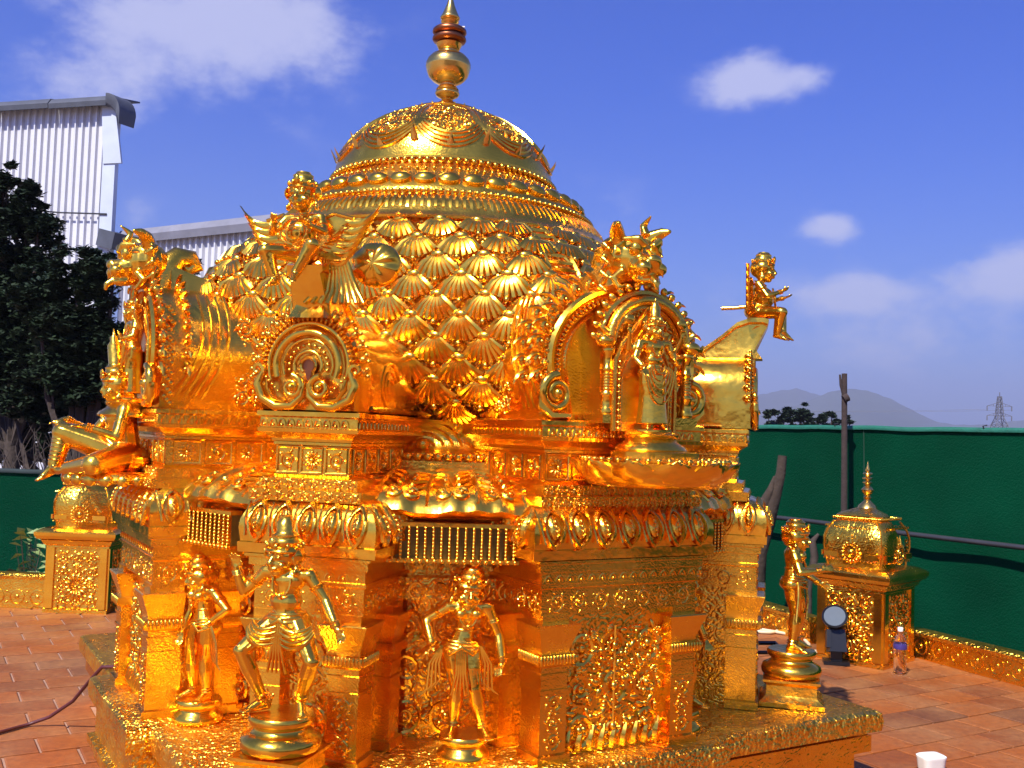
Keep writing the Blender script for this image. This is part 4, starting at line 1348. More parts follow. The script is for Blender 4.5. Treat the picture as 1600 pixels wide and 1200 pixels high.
def ornaments(j, female=True, sash=True):
    """necklaces, armlets, girdle and anklets"""
    mb = MB(); g = lambda k: Vector(j[k])
    che, nek, pel, wai = g('chest'), g('neck'), g('pelvis'), g('waist')
    mb.tube(ringpts(nek + V3(0, 0, -.012), (0, .25, 1), .034), .007, 6, closed=True)
    mb.tube([(nek.x + .06 * math.sin(a), nek.y - .045 * math.cos(a) + .006 - .008 * math.cos(a), nek.z - .03 - .028 * math.cos(a)) for a in [2 * PI * i / 20 for i in range(20)]], .006, 6, closed=True)
    mb.tube([(che.x + .045 * math.sin(a), che.y - .062 - .012 * math.cos(a), che.z + .005 - .075 * math.cos(a)) for a in [-1.9 + 3.8 * i / 16 for i in range(17)]], .006, 6)
    mb.ell((che.x, che.y - .078, che.z - .07), (.014, .01, .018), n=8, m=6)
    mb.tube(ringpts(wai + V3(0, 0, .012), wai - pel, .056, 20, .92), .0065, 6, closed=True)
    for q, (rr, dz) in enumerate(((.084, .035), (.092, .016), (.096, -.006))):
        mb.tube(ringpts(pel + V3(0, 0, dz), wai - pel, rr, 24, .82), .009, 6, closed=True)
    mb.ell((pel.x, pel.y - .078, pel.z + .008), (.022, .012, .018), n=10, m=6)
    for s_ in 'LR':
        sh, el, wr, kn, an = g('sh' + s_), g('el' + s_), g('wr' + s_), g('kn' + s_), g('an' + s_)
        for t in (.45, .52): mb.tube(ringpts(sh + (el - sh) * t, el - sh, .034, 14), .006, 5, closed=True)
        for t in (.82, .9, .97): mb.tube(ringpts(el + (wr - el) * t, wr - el, .0225, 14), .0055, 5, closed=True)
        for t in (.88, .96): mb.tube(ringpts(kn + (an - kn) * t, an - kn, .030, 14), .0075, 5, closed=True)
        hp = pel + V3(-.045 if s_ == 'L' else .045, 0, -.01)
        for q in range(5):
            mb.tube([(hp.lerp(kn, t).x + .05 * math.sin(q * .5 - 1.0), hp.lerp(kn, t).y - .062 * math.cos(q * .5 - 1.0) * (1 - .3 * t), hp.lerp(kn, t).z) for t in (.1, .35, .6, .85)], .0035, 4)
    return mb


def sash(j, wide=.05, long_=.28):
    mb = MB(); pel = Vector(j['pelvis'])
    for q in range(5):
        x = pel.x - .022 + .011 * q
        mb.tube([(x, pel.y - .082, pel.z), (x * 1.0, pel.y - .095, pel.z - long_ * .5), (x + (q - 2) * .012, pel.y - .085, pel.z - long_)], [.007, .008, .006], 5)
    for s_ in (-1, 1):
        for q in range(4):
            x = pel.x + s_ * (.092 + .004 * q)
            mb.tube([(x, pel.y - .03, pel.z + .01), (x + s_ * (.02 + .012 * q), pel.y - .03, pel.z - .10), (x + s_ * (.012 + .018 * q), pel.y - .02, pel.z - .20 - .02 * q), (x + s_ * (.04 + .02 * q), pel.y - .02, pel.z - .25 - .015 * q)], [.007, .008, .007, .003], 5)
        mb.tube([(pel.x, pel.y - .085, pel.z + .01), (pel.x + s_ * .06, pel.y - .085, pel.z - .035), (pel.x + s_ * .09, pel.y - .03, pel.z - .01)], .011, 6)
    return mb


def drape(j):
    """cloth gathered round hips and thighs"""
    mb = MB(); pel = Vector(j['pelvis'])
    for s_, sd in (('L', -1), ('R', 1)):
        kn = Vector(j['kn' + s_]); hp = pel + Vector((sd * .075, -.03, .0))
        for q in range(4):
            t = .22 + .10 * q; mid = hp.lerp(kn, t) + Vector((0, -.062 - .006 * q, -.035 - .012 * q)); inn = pel + Vector((sd * .012, -.088, -.025 - .030 * q)); out = hp.lerp(kn, t * .6) + Vector((sd * .062, -.012, .01))
            pts = []
            for i in range(9):
                u = i / 8; pts.append(tuple(inn * (1 - u) ** 2 + mid * 2 * u * (1 - u) + out * u * u))
            mb.tube(pts, [.008, .012, .015, .017, .017, .016, .014, .010, .006], 6)
    return mb


def crown(Mh, tall=.12, r_=.062):
    mb = MB()
    mb.lathe([(r_, .028), (r_ + .006, .036), (r_, .05), (r_ * .86, .054), (r_ * .9, .07), (r_ * .78, .078), (r_ * .72, .084), (r_ * .74, .096), (r_ * .55, .106), (r_ * .5, .112), (r_ * .5, .05 + tall * .75), (r_ * .3, .05 + tall * .85), (r_ * .3, .05 + tall * .95), (r_ * .12, .05 + tall), (.002, .05 + tall * 1.15)], 18)
    for i in range(10):
        a = 2 * PI * i / 10
        mb.ell((r_ * 1.02 * math.cos(a), r_ * 1.02 * math.sin(a), .055), (.008, .008, .014), n=6, m=4)
    mb.ell((0, -r_ * .98, .07), (.014, .009, .022), n=8, m=6)
    for s_ in (-1, 1): mb.lathe([(.008, -.006), (.026, -.004), (.028, 0), (.02, .006), (.006, .010)], 12, (s_ * (r_ + .012), .0, .015), (s_, 0, 0))
    mb.xf(Mh); return mb


def statue(name, j, loc, rz, s, label, cat='statue', group=None, female=True, base='round', crown_h=.12, vox=.006, sashes=True, swags=False):
    root = empty(name, loc, rz, label, cat, group)
    root.scale = (s, s, s)
    mb, Mh = figure(j, female)
    WS = Vector((1.2, 1.22, 1.0))
    remesh(mb, vox, 'gold_body', 'body', root, 1).scale = WS
    obj('ornaments', ornaments(j, female), 'gold', root, 60).scale = WS
    if sashes:
        obj('sash', sash(j), 'gold_body', root, 60).scale = WS; 
        if swags: obj('drapery', drape(j), 'gold_body', root, 60).scale = WS
    obj('crown', crown(Mh, crown_h), 'gold', root, 50).scale = WS
    if base:
        k = 1 / s
        pr = [(.085, 0), (.094, .008), (.097, .02), (.090, .035), (.076, .045), (.072, .055), (.080, .062), (.088, .07), (.090, .084), (.084, .092)] if base == 'round' else \
             [(.118, 0), (.129, .010), (.132, .028), (.126, .046), (.104, .058), (.090, .066), (.088, .074), (.098, .082), (.106, .090), (.108, .106), (.102, .114)]
        zb = pr[-1][1]; fz = .006
        mb = MB().lathe([(r_ * k, (z - zb) * k + fz) for r_, z in pr], 40)
        obj('round_base', mb, 'gold_body', root, 50)
        if base == 'square':
            mb = MB(); d_ = .128; HS = .23 - zb
            rings = []
            for o, z in ((0.01, 0), (.01, .018), (-.006, .03), (-.02, .045), (-.022, .085), (-.012, .095), (-.006, .10), (-.006, .11), (-.02, .114)):
                e = (d_ + o) * k; zz_ = (z * HS / .114 - zb - HS) * k + fz
                rings.append([(-e, -e, zz_), (e, -e, zz_), (e, e, zz_), (-e, e, zz_)])
            mb.loft(rings, True, True, True)
            obj('square_base', mb, 'gold', root, 30)
    return root


# poses --------------------------------------------------------------
J_R = dict(head=(.0, -.01, .91), neck=(.0, 0, .845), chest=(.0, 0, .75), waist=(-.015, 0, .64), pelvis=(-.03, 0, .545), shL=(-.095, 0, .79), shR=(.10, 0, .79),
           elL=(-.215, .01, .70), wrL=(-.185, -.07, .575), hdL=(-.35, -.5, -.35), pnL=(0, -.3, -1), elR=(.165, .0, .62), wrR=(.185, -.06, .46), hdR=(-.35, -.5, -.55), pnR=(0, 0, -1),
           knL=(-.045, -.02, .30), anL=(-.055, .0, .055), knR=(.045, -.045, .295), anR=(.095, -.02, .055), face=(.12, -1, -.12), hup=(.12, 0, 1))
J_G = dict(head=(-.015, -.015, .90), neck=(.0, 0, .835), chest=(.0, 0, .74), waist=(.0, 0, .63), pelvis=(.005, 0, .53), shL=(-.11, 0, .79), shR=(.11, 0, .785),
           elL=(-.215, -.02, .67), wrL=(-.235, -.06, .80), hdL=(-.1, -.1, 1), pnL=(0, -1, 0), elR=(.20, .0, .65), wrR=(.285, -.06, .52), hdR=(.6, -.3, -.9), pnR=(0, -1, -.3),
           knL=(-.17, -.10, .36), anL=(-.10, -.0, .065), knR=(.18, -.09, .33), anR=(.085, .01, .09), ftL=(-.6, -.8, 0), ftR=(.55, -.8, -.35), face=(-.35, -1, -.05), hup=(.05, 0, 1))
J_L = dict(head=(-.005, -.015, .905), neck=(-.005, 0, .84), chest=(-.005, 0, .75), waist=(.015, 0, .64), pelvis=(.035, 0, .55), shL=(-.10, 0, .79), shR=(.105, 0, .795),
           elL=(-.115, -.01, .62), wrL=(-.13, -.05, .47), hdL=(0, -.3, -1), pnL=(.4, -1, 0), elR=(.225, .02, .68), wrR=(.115, -.035, .565), hdR=(-.8, -.3, -.3), pnR=(0, 1, 0),
           knL=(-.03, -.045, .30), anL=(-.055, -.0, .055), knR=(.06, -.01, .30), anR=(.065, .01, .055), face=(-.55, -1, -.15), hup=(.06, 0, 1))
J_H = dict(J_R, elL=(-.17, -.04, .64), wrL=(-.12, -.17, .66), hdL=(.3, -1, .3), pnL=(1, 0, 0), elR=(.17, -.05, .62), wrR=(.15, -.17, .52), hdR=(0, -1, -.5), pnR=(-1, 0, 0), face=(0, -1, 0), hup=(0, 0, 1))

GRP = 'gilded dancer statues round the foot of the shrine'
recR = TG + R(19.2); recL = TG - R(25.8); recB = TB + R(19.2)
p = at(recR, .062, 1.345, .43)
st_r = statue('dancer_statue', J_R, p, recR, .57, 'gold female statue with arms lowered in the recess left of the berry panel', group=GRP, crown_h=.085)
p = at(recL, -.02, 1.33, .435)
st_l = statue('dancer_statue', J_L, p, recL, .53, 'gold female statue with hand on hip under the left balustrade window', group=GRP, crown_h=.085)
p = at(TG, .035, 1.74, .58)
st_g = statue('dancer_statue', J_G, p, TG, .57, 'gold dancer with bent knees on a square base in front of the shrine corner', group=GRP, base='square', crown_h=.13, swags=True, female=False)
p = at(TH, .0, 1.65, .58)
st_h = statue('dancer_statue', J_H, p, TH, .56, 'gold statue in side view on a stepped base at the right end of the plinth', group=GRP, base='square', crown_h=.06)
st_b = copy_tree(st_r)
st_b.location = at(recB, -.045, 1.36, .435); st_b.rotation_euler = (0, 0, recB)
st_b['label'] = 'gold statue half hidden in the dark recess right of the berry-vine panel'


# ---- winged squatting figures on the beaks
def garuda(loc, rz, label):
    root = empty('winged_statue', loc, rz, label, 'statue', 'winged figures on the small niches')
    s = .42; root.scale = (s * 1.15, s * 1.2, s)
    j = dict(pelvis=(0, .02, .15), waist=(0, .0, .26), chest=(0, -.01, .39), neck=(0, -.02, .50), head=(0, -.03, .56), shL=(-.13, 0, .44), shR=(.13, 0, .44),
             elL=(-.20, -.08, .30), wrL=(-.12, -.20, .36), hdL=(.3, -.8, .5), pnL=(.5, 0, 1), elR=(.20, -.08, .30), wrR=(.14, -.22, .33), hdR=(-.2, -.8, .3), pnR=(0, 0, 1),
             knL=(-.17, -.20, .13), anL=(-.11, -.17, -.09), knR=(.17, -.20, .17), anR=(.07, -.22, -.05), ftL=(-.2, -1, -.3), ftR=(.2, -1, -.5), face=(0, -1, -.05), hoff=(0, 0, .05))
    mb, Mh = figure(j, False, 1.75)
    mb.ell((0, -.04, .30), (.115, .10, .13)); mb.ell((0, .02, .16), (.13, .11, .10))
    for s_, kn, an in (('L', j['knL'], j['anL']), ('R', j['knR'], j['anR'])): mb.cap(j['pelvis'], .085, kn, .060); mb.cap(kn, .055, an, .036)
    remesh(mb, .009, 'gold_body', 'body', root, 1)
    orn = ornaments(j, False)
    orn.tube([(.10 * math.sin(a), -.14 - .015 * math.cos(a), .30 - .11 * math.cos(a)) for a in [2 * PI * i / 20 for i in range(20)]], .009, 6, closed=True)
    orn.tube([(.05 * math.sin(a), -.15, .28 - .055 * math.cos(a)) for a in [2 * PI * i / 16 for i in range(16)]], .007, 6, closed=True)
    obj('ornaments', orn, 'gold', root, 60)
    cr_ = crown(Mh, .06, .056); obj('crown', cr_, 'gold', root, 50)
    # wings: plate with five upcurled feathers
    for s_ in (-1, 1):
        w_ = MB()
        w_.loft([[(s_ * .08, .07, .14), (s_ * .08, .05, .14), (s_ * .08, .05, .46), (s_ * .08, .07, .46)], [(s_ * .22, .10, .10), (s_ * .22, .08, .10), (s_ * .22, .08, .47), (s_ * .22, .10, .47)], [(s_ * .34, .10, .14), (s_ * .34, .085, .14), (s_ * .34, .085, .44), (s_ * .34, .10, .44)]], True, True, True)
        for q in range(8): w_.tube([(s_ * (.10 + .02 * q), .045, .20 + .02 * q), (s_ * (.16 + .02 * q), .06, .17 + .035 * q)], .008, 5)
        w_.tube([(s_ * .09, .05, .44), (s_ * .2, .07, .49), (s_ * .34, .09, .45)], .016, 6)
        wo = obj('wing', w_, 'gold_body', root, 40)
        for q in range(6):
            x0, z0 = s_ * (.28 - .02 * q), .42 - .062 * q
            fe = MB(); pts = []
            for i in range(9):
                t = i / 8
                pts.append((x0 + s_ * (.28 - .016 * q) * t, .095, z0 - .03 * math.sin(PI * t) + (.16 - .012 * q) * t ** 2.2))
            rings = []
            for i, pt in enumerate(pts):
                hw = .031 * (1 - (i / 8) ** 2.5) + .002
                rings.append([(pt[0], pt[1] - .010, pt[2] - hw), (pt[0], pt[1] - .022, pt[2]), (pt[0], pt[1] - .010, pt[2] + hw), (pt[0], pt[1] + .008, pt[2])])
            fe.loft(rings, True, True, True)
            obj('feather', fe, 'gold_body', wo, 50)
    # fanned tail
    t_ = MB()
    for q in range(9):
        x = -.0 + .0 + .03 * (q - 4)
        t_.tube([(.20 + x * .6, .10, .16), (.21 + x * .9, .13, .0), (.22 + x * 1.3, .12, -.14), (.22 + x * 1.9, .08, -.25)], [.022, .022, .024, .02], 6)
    obj('tail', t_, 'gold_body', root, 60)
    t_ = MB(); t_.tube([(0, .05, .22), (0, .22, .20), (0, .33, .195)], .022, 8)
    obj('bracket', t_, 'brass', root, 60)
    # scalloped round shield behind the wing
    d_ = MB(); rg = []
    for k_, rr in enumerate((0, .5, .92, 1.0, .98)):
        ring = []
        for i in range(48):
            a = 2 * PI * i / 48; fl_ = .012 * math.cos(8 * a) * rr
            ring.append((.46 + .19 * max(rr, .01) * math.cos(a), (.20, .195 , .205, .24, .27)[k_] - (.035, .03, 0, 0, 0)[k_] + fl_, .10 + .19 * max(rr, .01) * math.sin(a)))
        rg.append(ring)
    d_.loft(rg, True, True, True)
    obj('round_shield', d_, 'gold_body', root, 60)
    return root


go = UO['G']; ho = UO['H']
garuda(at(TG, .005, 1.60, 2.035, -.036), TG, 'gold winged figure seated above the ringed round niche at front left')
g2 = garuda(at(TH, .0, 1.555, 2.035, -.085), TH, 'gold winged figure seen in profile on the beak at the far right of the shrine')
for c_ in list(bpy.data.objects):
    if c_.parent == g2 and c_.name.startswith(('round_shield', 'tail')): bpy.data.objects.remove(c_)


# ---- seated figure in front of the left niche
def seated():
    root = empty('seated_statue', at(TL, .0, 1.50, 1.265, -.036), TL, 'gold crowned figure sitting with one leg hanging at the far left of the shrine', 'statue')
    s = .70; root.scale = (s * 1.1, s * 1.03, s)
    j = dict(pelvis=(0, .06, .13), waist=(0, .03, .24), chest=(0, .0, .36), neck=(0, -.01, .46), head=(0, -.03, .53), shL=(-.12, 0, .41), shR=(.12, 0, .41),
             elL=(-.19, -.11, .26), wrL=(-.16, -.27, .34), hdL=(0, -1, -.2), pnL=(0, 0, -1), elR=(.21, -.05, .25), wrR=(.17, -.21, .30), hdR=(0, -1, .1), pnR=(0, 0, -1),
             knL=(-.13, -.28, .26), anL=(-.11, -.32, .07), knR=(.26, -.17, .09), anR=(.02, -.27, .055), ftL=(0, -1, -.5), ftR=(-1, -.4, 0), fdR=(0, -.5, -.4), face=(0, -1, -.1))
    mb, Mh = figure(j, False, 1.25)
    mb.ell((0, .0, .36), (.12, .075, .085)); mb.cap(j['shL'], .045, j['elL'], .033); mb.cap(j['shR'], .045, j['elR'], .033)
    for a, b_ in (('knL', 'anL'), ('knR', 'anR')): mb.cap(j['pelvis'], .10, j[a], .068); mb.cap(j[a], .062, j[b_], .042)
    mb.ell((0, .05, .10), (.15, .13, .08)); mb.cap((0, .03, .2), .085, (0, 0, .36), .09)
    remesh(mb, .008, 'gold_body', 'body', root, 1)
    o_ = ornaments(j, False)
    for q in range(8):
        t = q / 8; a = Vector(j['knL']); b_ = Vector(j['anL']); o_.tube(ringpts(a + (b_ - a) * t, b_ - a, .055 - .014 * t, 14), .006, 5, closed=True)
    obj('ornaments', o_, 'gold', root, 60)
    obj('crown', crown(Mh, .20, .062), 'gold', root, 50)
    l_ = MB(); l_.lathe([(.28, -.02), (.31, .0), (.30, .03), (.24, .045)], 28)
    for i in range(18):
        a = 2 * PI * i / 18; l_.ell((.30 * math.cos(a), .30 * math.sin(a), .0), (.05, .03, .035), (0, 0, a + PI / 2), 8, 6)
    l_.xf(Matrix.Translation((0, -.02, 0)) @ Matrix.Diagonal((1, .85, 1, 1)))
    obj('lotus_seat', l_, 'gold_body', root, 60)
    return root


seated()


# ---- standing idol with nimbus on the lotus bowl, in front of the right niche
def idol():
    off = -.036
    root = empty('idol_statue', at(TB, .065, 1.565, 1.535, off), TB, 'gold four-armed idol standing before an arched nimbus under the right lion head', 'statue')
    s = .40; root.scale = (s * 1.28, s * 1.15, s)
    j = dict(pelvis=(0, 0, .53), waist=(0, 0, .63), chest=(0, 0, .74), neck=(0, 0, .84), head=(0, -.01, .90), shL=(-.12, 0, .79), shR=(.12, 0, .79),
             elL=(-.18, -.03, .64), wrL=(-.16, -.12, .55), hdL=(0, -.4, -1), pnL=(0, -1, 0), elR=(.18, -.03, .64), wrR=(.14, -.12, .60), hdR=(0, -.3, 1), pnR=(0, -1, 0),
             knL=(-.055, -.01, .29), anL=(-.055, 0, .055), knR=(.055, -.01, .29), anR=(.055, 0, .055))
    mb, Mh = figure(j, False, 1.2)
    for s_ in (-1, 1):      # upper pair of arms, raised
        mb.cap((s_ * .12, .02, .79), .028, (s_ * .21, .02, .72), .022); mb.cap((s_ * .21, .02, .72), .022, (s_ * .235, -.03, .86), .015)
        hand(mb, (s_ * .235, -.03, .86), (0, -.1, 1), (0, -1, 0), .085, .4, s_)
    # long garment
    mb.lathe([(.10, .50), (.105, .42), (.10, .30), (.11, .15), (.12, .05)], 18, cap=True)
    remesh(mb, .008, 'gold_body', 'body', root, 1)
    o_ = ornaments(j, False)
    for q in range(5): o_.tube([((.05 + .02 * q) * math.sin(a), -.085 - .02 * math.cos(a), .60 - (.09 + .07 * q) * math.cos(a) - .0) for a in [-1.4 + 2.8 * i / 14 for i in range(15)]], .009, 5)
    for s_ in (-1, 1): o_.lathe([(.0, -.012), (.042, -.008), (.046, 0), (.042, .008), (.0, .012)], 16, (s_ * .235, -.03, .985), (0, 1, 0))
    obj('ornaments', o_, 'gold', root, 60)
    obj('crown', crown(Mh, .17, .064), 'gold', root, 50)
    pl = MB()
    prof_ = [(-.27, -.02), (-.275, .3), (-.27, .62), (-.21, .78), (-.11, .93), (-.03, 1.06), (0, 1.12), (.03, 1.06), (.11, .93), (.21, .78), (.27, .62), (.275, .3), (.27, -.02)]
    pl.prism(prof_, .14, .10)
    for k_, (sc_, rad) in enumerate(((1, .016), (.86, .009), (.78, .009))):
        pl.tube([(x * sc_, .09, z * (sc_ + .0) if z > .6 else z) for x, z in prof_], rad, 6)
    for i in range(26):
        t = i / 25; x = -.25 if i < 13 else .25; z = .0 + .66 * ((i % 13) / 12)
        pl.ell((x * .93, .09, z), (.014, .014, .022), n=6, m=4)
    obj('nimbus', pl, 'gold_band', root, 50)
    b_ = MB().lathe([(.26, -.20), (.27, -.18), (.255, -.15), (.20, -.11), (.185, -.085), (.20, -.075), (.205, -.045), (.18, -.025), (.15, -.015), (.15, .0)], 32)
    obj('round_base', b_, 'gold_body', root, 50)
    # its twin in the left niche
    c2 = copy_tree(root); c2.location = at(TL, .0, 1.47, 1.60, -.036); c2.rotation_euler = (0, 0, TL)
    c2['label'] = 'gold standing idol under the left lion head, behind the seated figure'
    # lotus bowl on the cornice
    root2 = empty('lotus_bowl', at(TB, .07, 1.58, 1.335, off), TB, 'shallow gold lotus-petal bowl jutting from the cornice beneath the four-armed idol', 'bowl')
    b_ = MB().lathe([(.20, -.005), (.235, .0), (.265, .03), (.28, .07), (.283, .083), (.268, .088), (.24, .08), (.16, .075), (.16, .12), (.12, .125)], 48)
    obj('dish', b_, 'gold_body', root2, 60)
    pt = MB(); rings = []
    for (z, r_, w_) in ((0, .215, .06), (.02, .245, .08), (.045, .272, .084), (.07, .290, .065), (.086, .298, .033), (.094, .30, .004)):
        ring = []
        for i in range(7):
            t = -1 + i / 3; a = t * w_ / r_ / 1.0
            ring.append(((r_ + .012 * (1 - t * t)) * math.sin(a), -(r_ + .012 * (1 - t * t)) * math.cos(a), z))
        for i in range(7):
            t = 1 - i / 3; a = t * w_ / r_
            ring.append(((r_ - .012) * math.sin(a), -(r_ - .012) * math.cos(a), z))
        rings.append(ring)
    pt.loft(rings, True, True, True)
    p0_ = None
    for i in range(12):
        mt = Matrix.Rotation(2 * PI * i / 12 + .1, 4, 'Z')
        if p0_ is None: p0_ = obj('petal', pt, 'gold_body', root2, 50); p0_.matrix_basis = mt
        else: inst(p0_, root2, mt)
    bb = MB()
    for i in range(46):
        a = 2 * PI * i / 46; bb.ell((.262 * math.cos(a), .262 * math.sin(a), .092), (.014, .014, .010), n=6, m=4)
    obj('bead_rim', bb, 'gold', root2, 60)


idol()

# ------------------------------------------------------------------ corner pavilions of the parapet


def pavilion(loc, rz, label):
    root = empty('corner_pavilion', loc, rz, label, 'pavilion', 'small gilded corner pavilions of the parapet')
    def sq(prof):
        m_ = MB(); m_.loft([[(-e, -e, z), (e, -e, z), (e, e, z), (-e, e, z)] for e, z in prof], True, True, True); return m_
    obj('body', sq([(.25, 0), (.25, .03), (.235, .035), (.235, .50), (.245, .505), (.245, .52), (.26, .53), (.275, .56), (.28, .565)]), 'gold_scroll', root, None)
    obj('cornice', sq([(.27, .565), (.30, .575), (.315, .60), (.318, .625), (.305, .635), (.27, .655), (.23, .665)]), 'gold_band', root, None)
    pm = MB()
    for f_ in range(4):
        q = MB()
        for s_ in (-1, 1): q.box((s_ * .205, -.24, .27), (.055, .02, .47))
        v_ = vine(.33, .44, -.238, 71, .11, .0075); v_.xf(Matrix.Translation((0, 0, .04))); q.merge(v_)
        for k_ in range(14):
            a = 2 * PI * k_ / 14; q.ell((.07 * math.cos(a), -.245, .20 + .07 * math.sin(a)), (.035, .014, .012), (0, -a, 0), 7, 5)
        q.xf(Matrix.Rotation(f_ * PI / 2, 4, 'Z')); pm.merge(q)
    obj('carved_panels', pm, 'gold_body', root, 50)
    # square bulbous roof
    zs = [.665, .69, .74, .80, .86, .91, .95, .975, .985, .99, 1.015, 1.03, 1.045, 1.07]
    rs = [.225, .225, .238, .246, .244, .230, .205, .188, .168, .168, .176, .158, .118, .055]
    m_ = MB(); rg = []
    for z, r_ in zip(zs, rs):
        rg.append([(r_ * sup(a, 5) * math.cos(a), r_ * sup(a, 5) * math.sin(a), z) for a in [2 * PI * k / 64 for k in range(48)]])
    m_.loft(rg, True, True, True)
    rf = obj('roof', m_, 'gold_scroll', root, 60)
    m_ = MB()
    for f_ in range(4):
        q = MB()
        for zz_, n__ in ((.70, 15), (.93, 12)):
            for k_ in range(n__): q.tube([(-.19 + .38 * (k_ + .5) / n__ + .011 * math.cos(a), -(.229 if zz_ < .8 else .222), zz_ + .014 * math.sin(a)) for a in [PI * k / 5 for k in range(6)]], .003, 4)
        for s_ in (-1, 1):
            for k_ in range(3): q.tube(spiral(s_ * (.10 + .022 * k_), .845 - .03 * k_, .020, 1.3, -.240 + .004 * k_, s_, 0, 12, .005), .0045, 4)
        q.xf(Matrix.Translation((0, 0, 0)))
        q.tube([(.042 * math.cos(a), -.246, .765 + .042 * math.sin(a)) for a in [2 * PI * k / 20 for k in range(20)]], .008, 6, closed=True)
        q.ell((0, -.246, .765), (.022, .014, .022), n=10, m=6)
        for k_ in range(16):
            a = 2 * PI * k_ / 16; q.ell((.064 * math.cos(a), -.243, .765 + .064 * math.sin(a)), (.017, .012, .009), (0, -a, 0), 6, 4)
        q.tube([(0, -.246, .83), (0, -.244, .86), (0, -.240, .89)], [.014, .010, .002], 6)
        for s_ in (-1, 1): q.box((s_ * .15, -.236, .74), (.10, .012, .035))
        for k_ in range(26): q.ell((-.165 + .33 * k_ / 25, -.172, .998), (.007, .010, .010), n=6, m=4)
        q.xf(Matrix.Rotation(f_ * PI / 2, 4, 'Z')); m_.merge(q)
        a = PI / 4 + f_ * PI / 2
        m_.tube([((r_ * sup(a, 5) + .002) * math.cos(a), (r_ * sup(a, 5) + .002) * math.sin(a), z) for z, r_ in zip(zs[:8], rs[:8])], .008, 5)
    obj('roof_ornament', m_, 'gold_body', rf, 60)
    k = .30
    obj('finial', MB().lathe([(.07, 1.065), (.06, 1.085), (.03, 1.11), (.018, 1.125), (.03, 1.14), (.018, 1.15), (.022, 1.16), (.040, 1.18), (.044, 1.195), (.03, 1.212), (.016, 1.22), (.02, 1.235), (.034, 1.243), (.034, 1.25), (.015, 1.255), (.018, 1.265), (.036, 1.272), (.036, 1.280), (.015, 1.286), (.02, 1.30), (.034, 1.307), (.03, 1.315), (.014, 1.32), (.018, 1.335), (.008, 1.36), (.001, 1.40)], 24), 'brass', root, 50)
    return root


pavilion((2.565, 7.235, 0), R(45), 'small gold pavilion with pointed finial on the right, behind the black floodlight')
pavilion((-3.34, 8.17, 0), R(0), 'small gold pavilion on the left, partly hidden behind the seated figure')


def parapet(a, b, h=.20, th_=.10, label='', n=0):
    a = Vector(a); b = Vector(b); d = b - a; ln = d.length; rz = math.atan2(d.y, d.x)
    root = empty('parapet', (a.x, a.y, 0), rz, label, 'low wall', 'gilded parapet walls')
    obj('wall', MB().box((ln / 2, 0, h / 2 - .02), (ln, th_, h - .04)), 'gold_scroll', root, None)
    m_ = MB(); m_.loft([[(x, -th_ / 2 - .02, h - .04), (x, -th_ / 2 - .03, h - .015), (x, -th_ / 2 - .005, h), (x, th_ / 2 + .005, h), (x, th_ / 2 + .03, h - .015), (x, th_ / 2 + .02, h - .04)] for x in (0, ln)], True, True, True)
    obj('coping', m_, 'gold_nugget', root, None)
    m_ = MB()
    for i in range(int(ln / .16)):
        x = .16 * (i + .5)
        for s_ in (-1, 1):
            m_.tube([(x + .055 * math.cos(t), s_ * (th_ / 2 + .002), .09 + .055 * math.sin(t)) for t in [2 * PI * k / 14 for k in range(14)]], .005, 4, closed=True)
            m_.ell((x, s_ * (th_ / 2 + .002), .09), (.018, .008, .018), n=8, m=5)
            m_.ell((x + .08, s_ * (th_ / 2 + .002), .13), (.008, .005, .008), n=6, m=4); m_.ell((x + .08, s_ * (th_ / 2 + .002), .05), (.008, .005, .008), n=6, m=4)
    obj('rosettes', m_, 'gold', root, 60)
    return root


parapet((4.60, 3.9), (2.98, 7.42), label='low gold parapet running forward from the right pavilion')
parapet((2.36, 7.72), (1.90, 9.0), label='low gold parapet behind the statue at the plinth end')
parapet((-6.5, 8.12), (-3.62, 8.12), h=.27, label='low gold parapet left of the left pavilion')

# ------------------------------------------------------------------ terrace floor
floor_poly = [(-7, 8.2), (-3.0, 8.5), (1.9, 9.1), (2.5, 7.75), (3.05, 7.45), (6.6, -.3), (6.6, -6), (-7, -6)]
m_ = MB(); m_.loft([[(x, y, -.8) for x, y in floor_poly], [(x, y, -.010) for x, y in floor_poly]], True, True, True)
fl_o = obj('terrace_floor', m_, 'mortar', None, None); fl_o['kind'] = 'structure'


def inpoly(x, y, P):
    c = False; j_ = len(P) - 1
    for i in range(len(P)):
        if (P[i][1] > y) != (P[j_][1] > y) and x < (P[j_][0] - P[i][0]) * (y - P[i][1]) / (P[j_][1] - P[i][1]) + P[i][0]: c = not c
        j_ = i
    return c


iw = cam.matrix_world.inverted()
def pix(v):
    q = iw @ Vector(v)
    if q.z > -.01: return (-9999, -9999)
    return (800 + 1576.5 * q.x / -q.z, 600 - 1576.5 * q.y / -q.z)


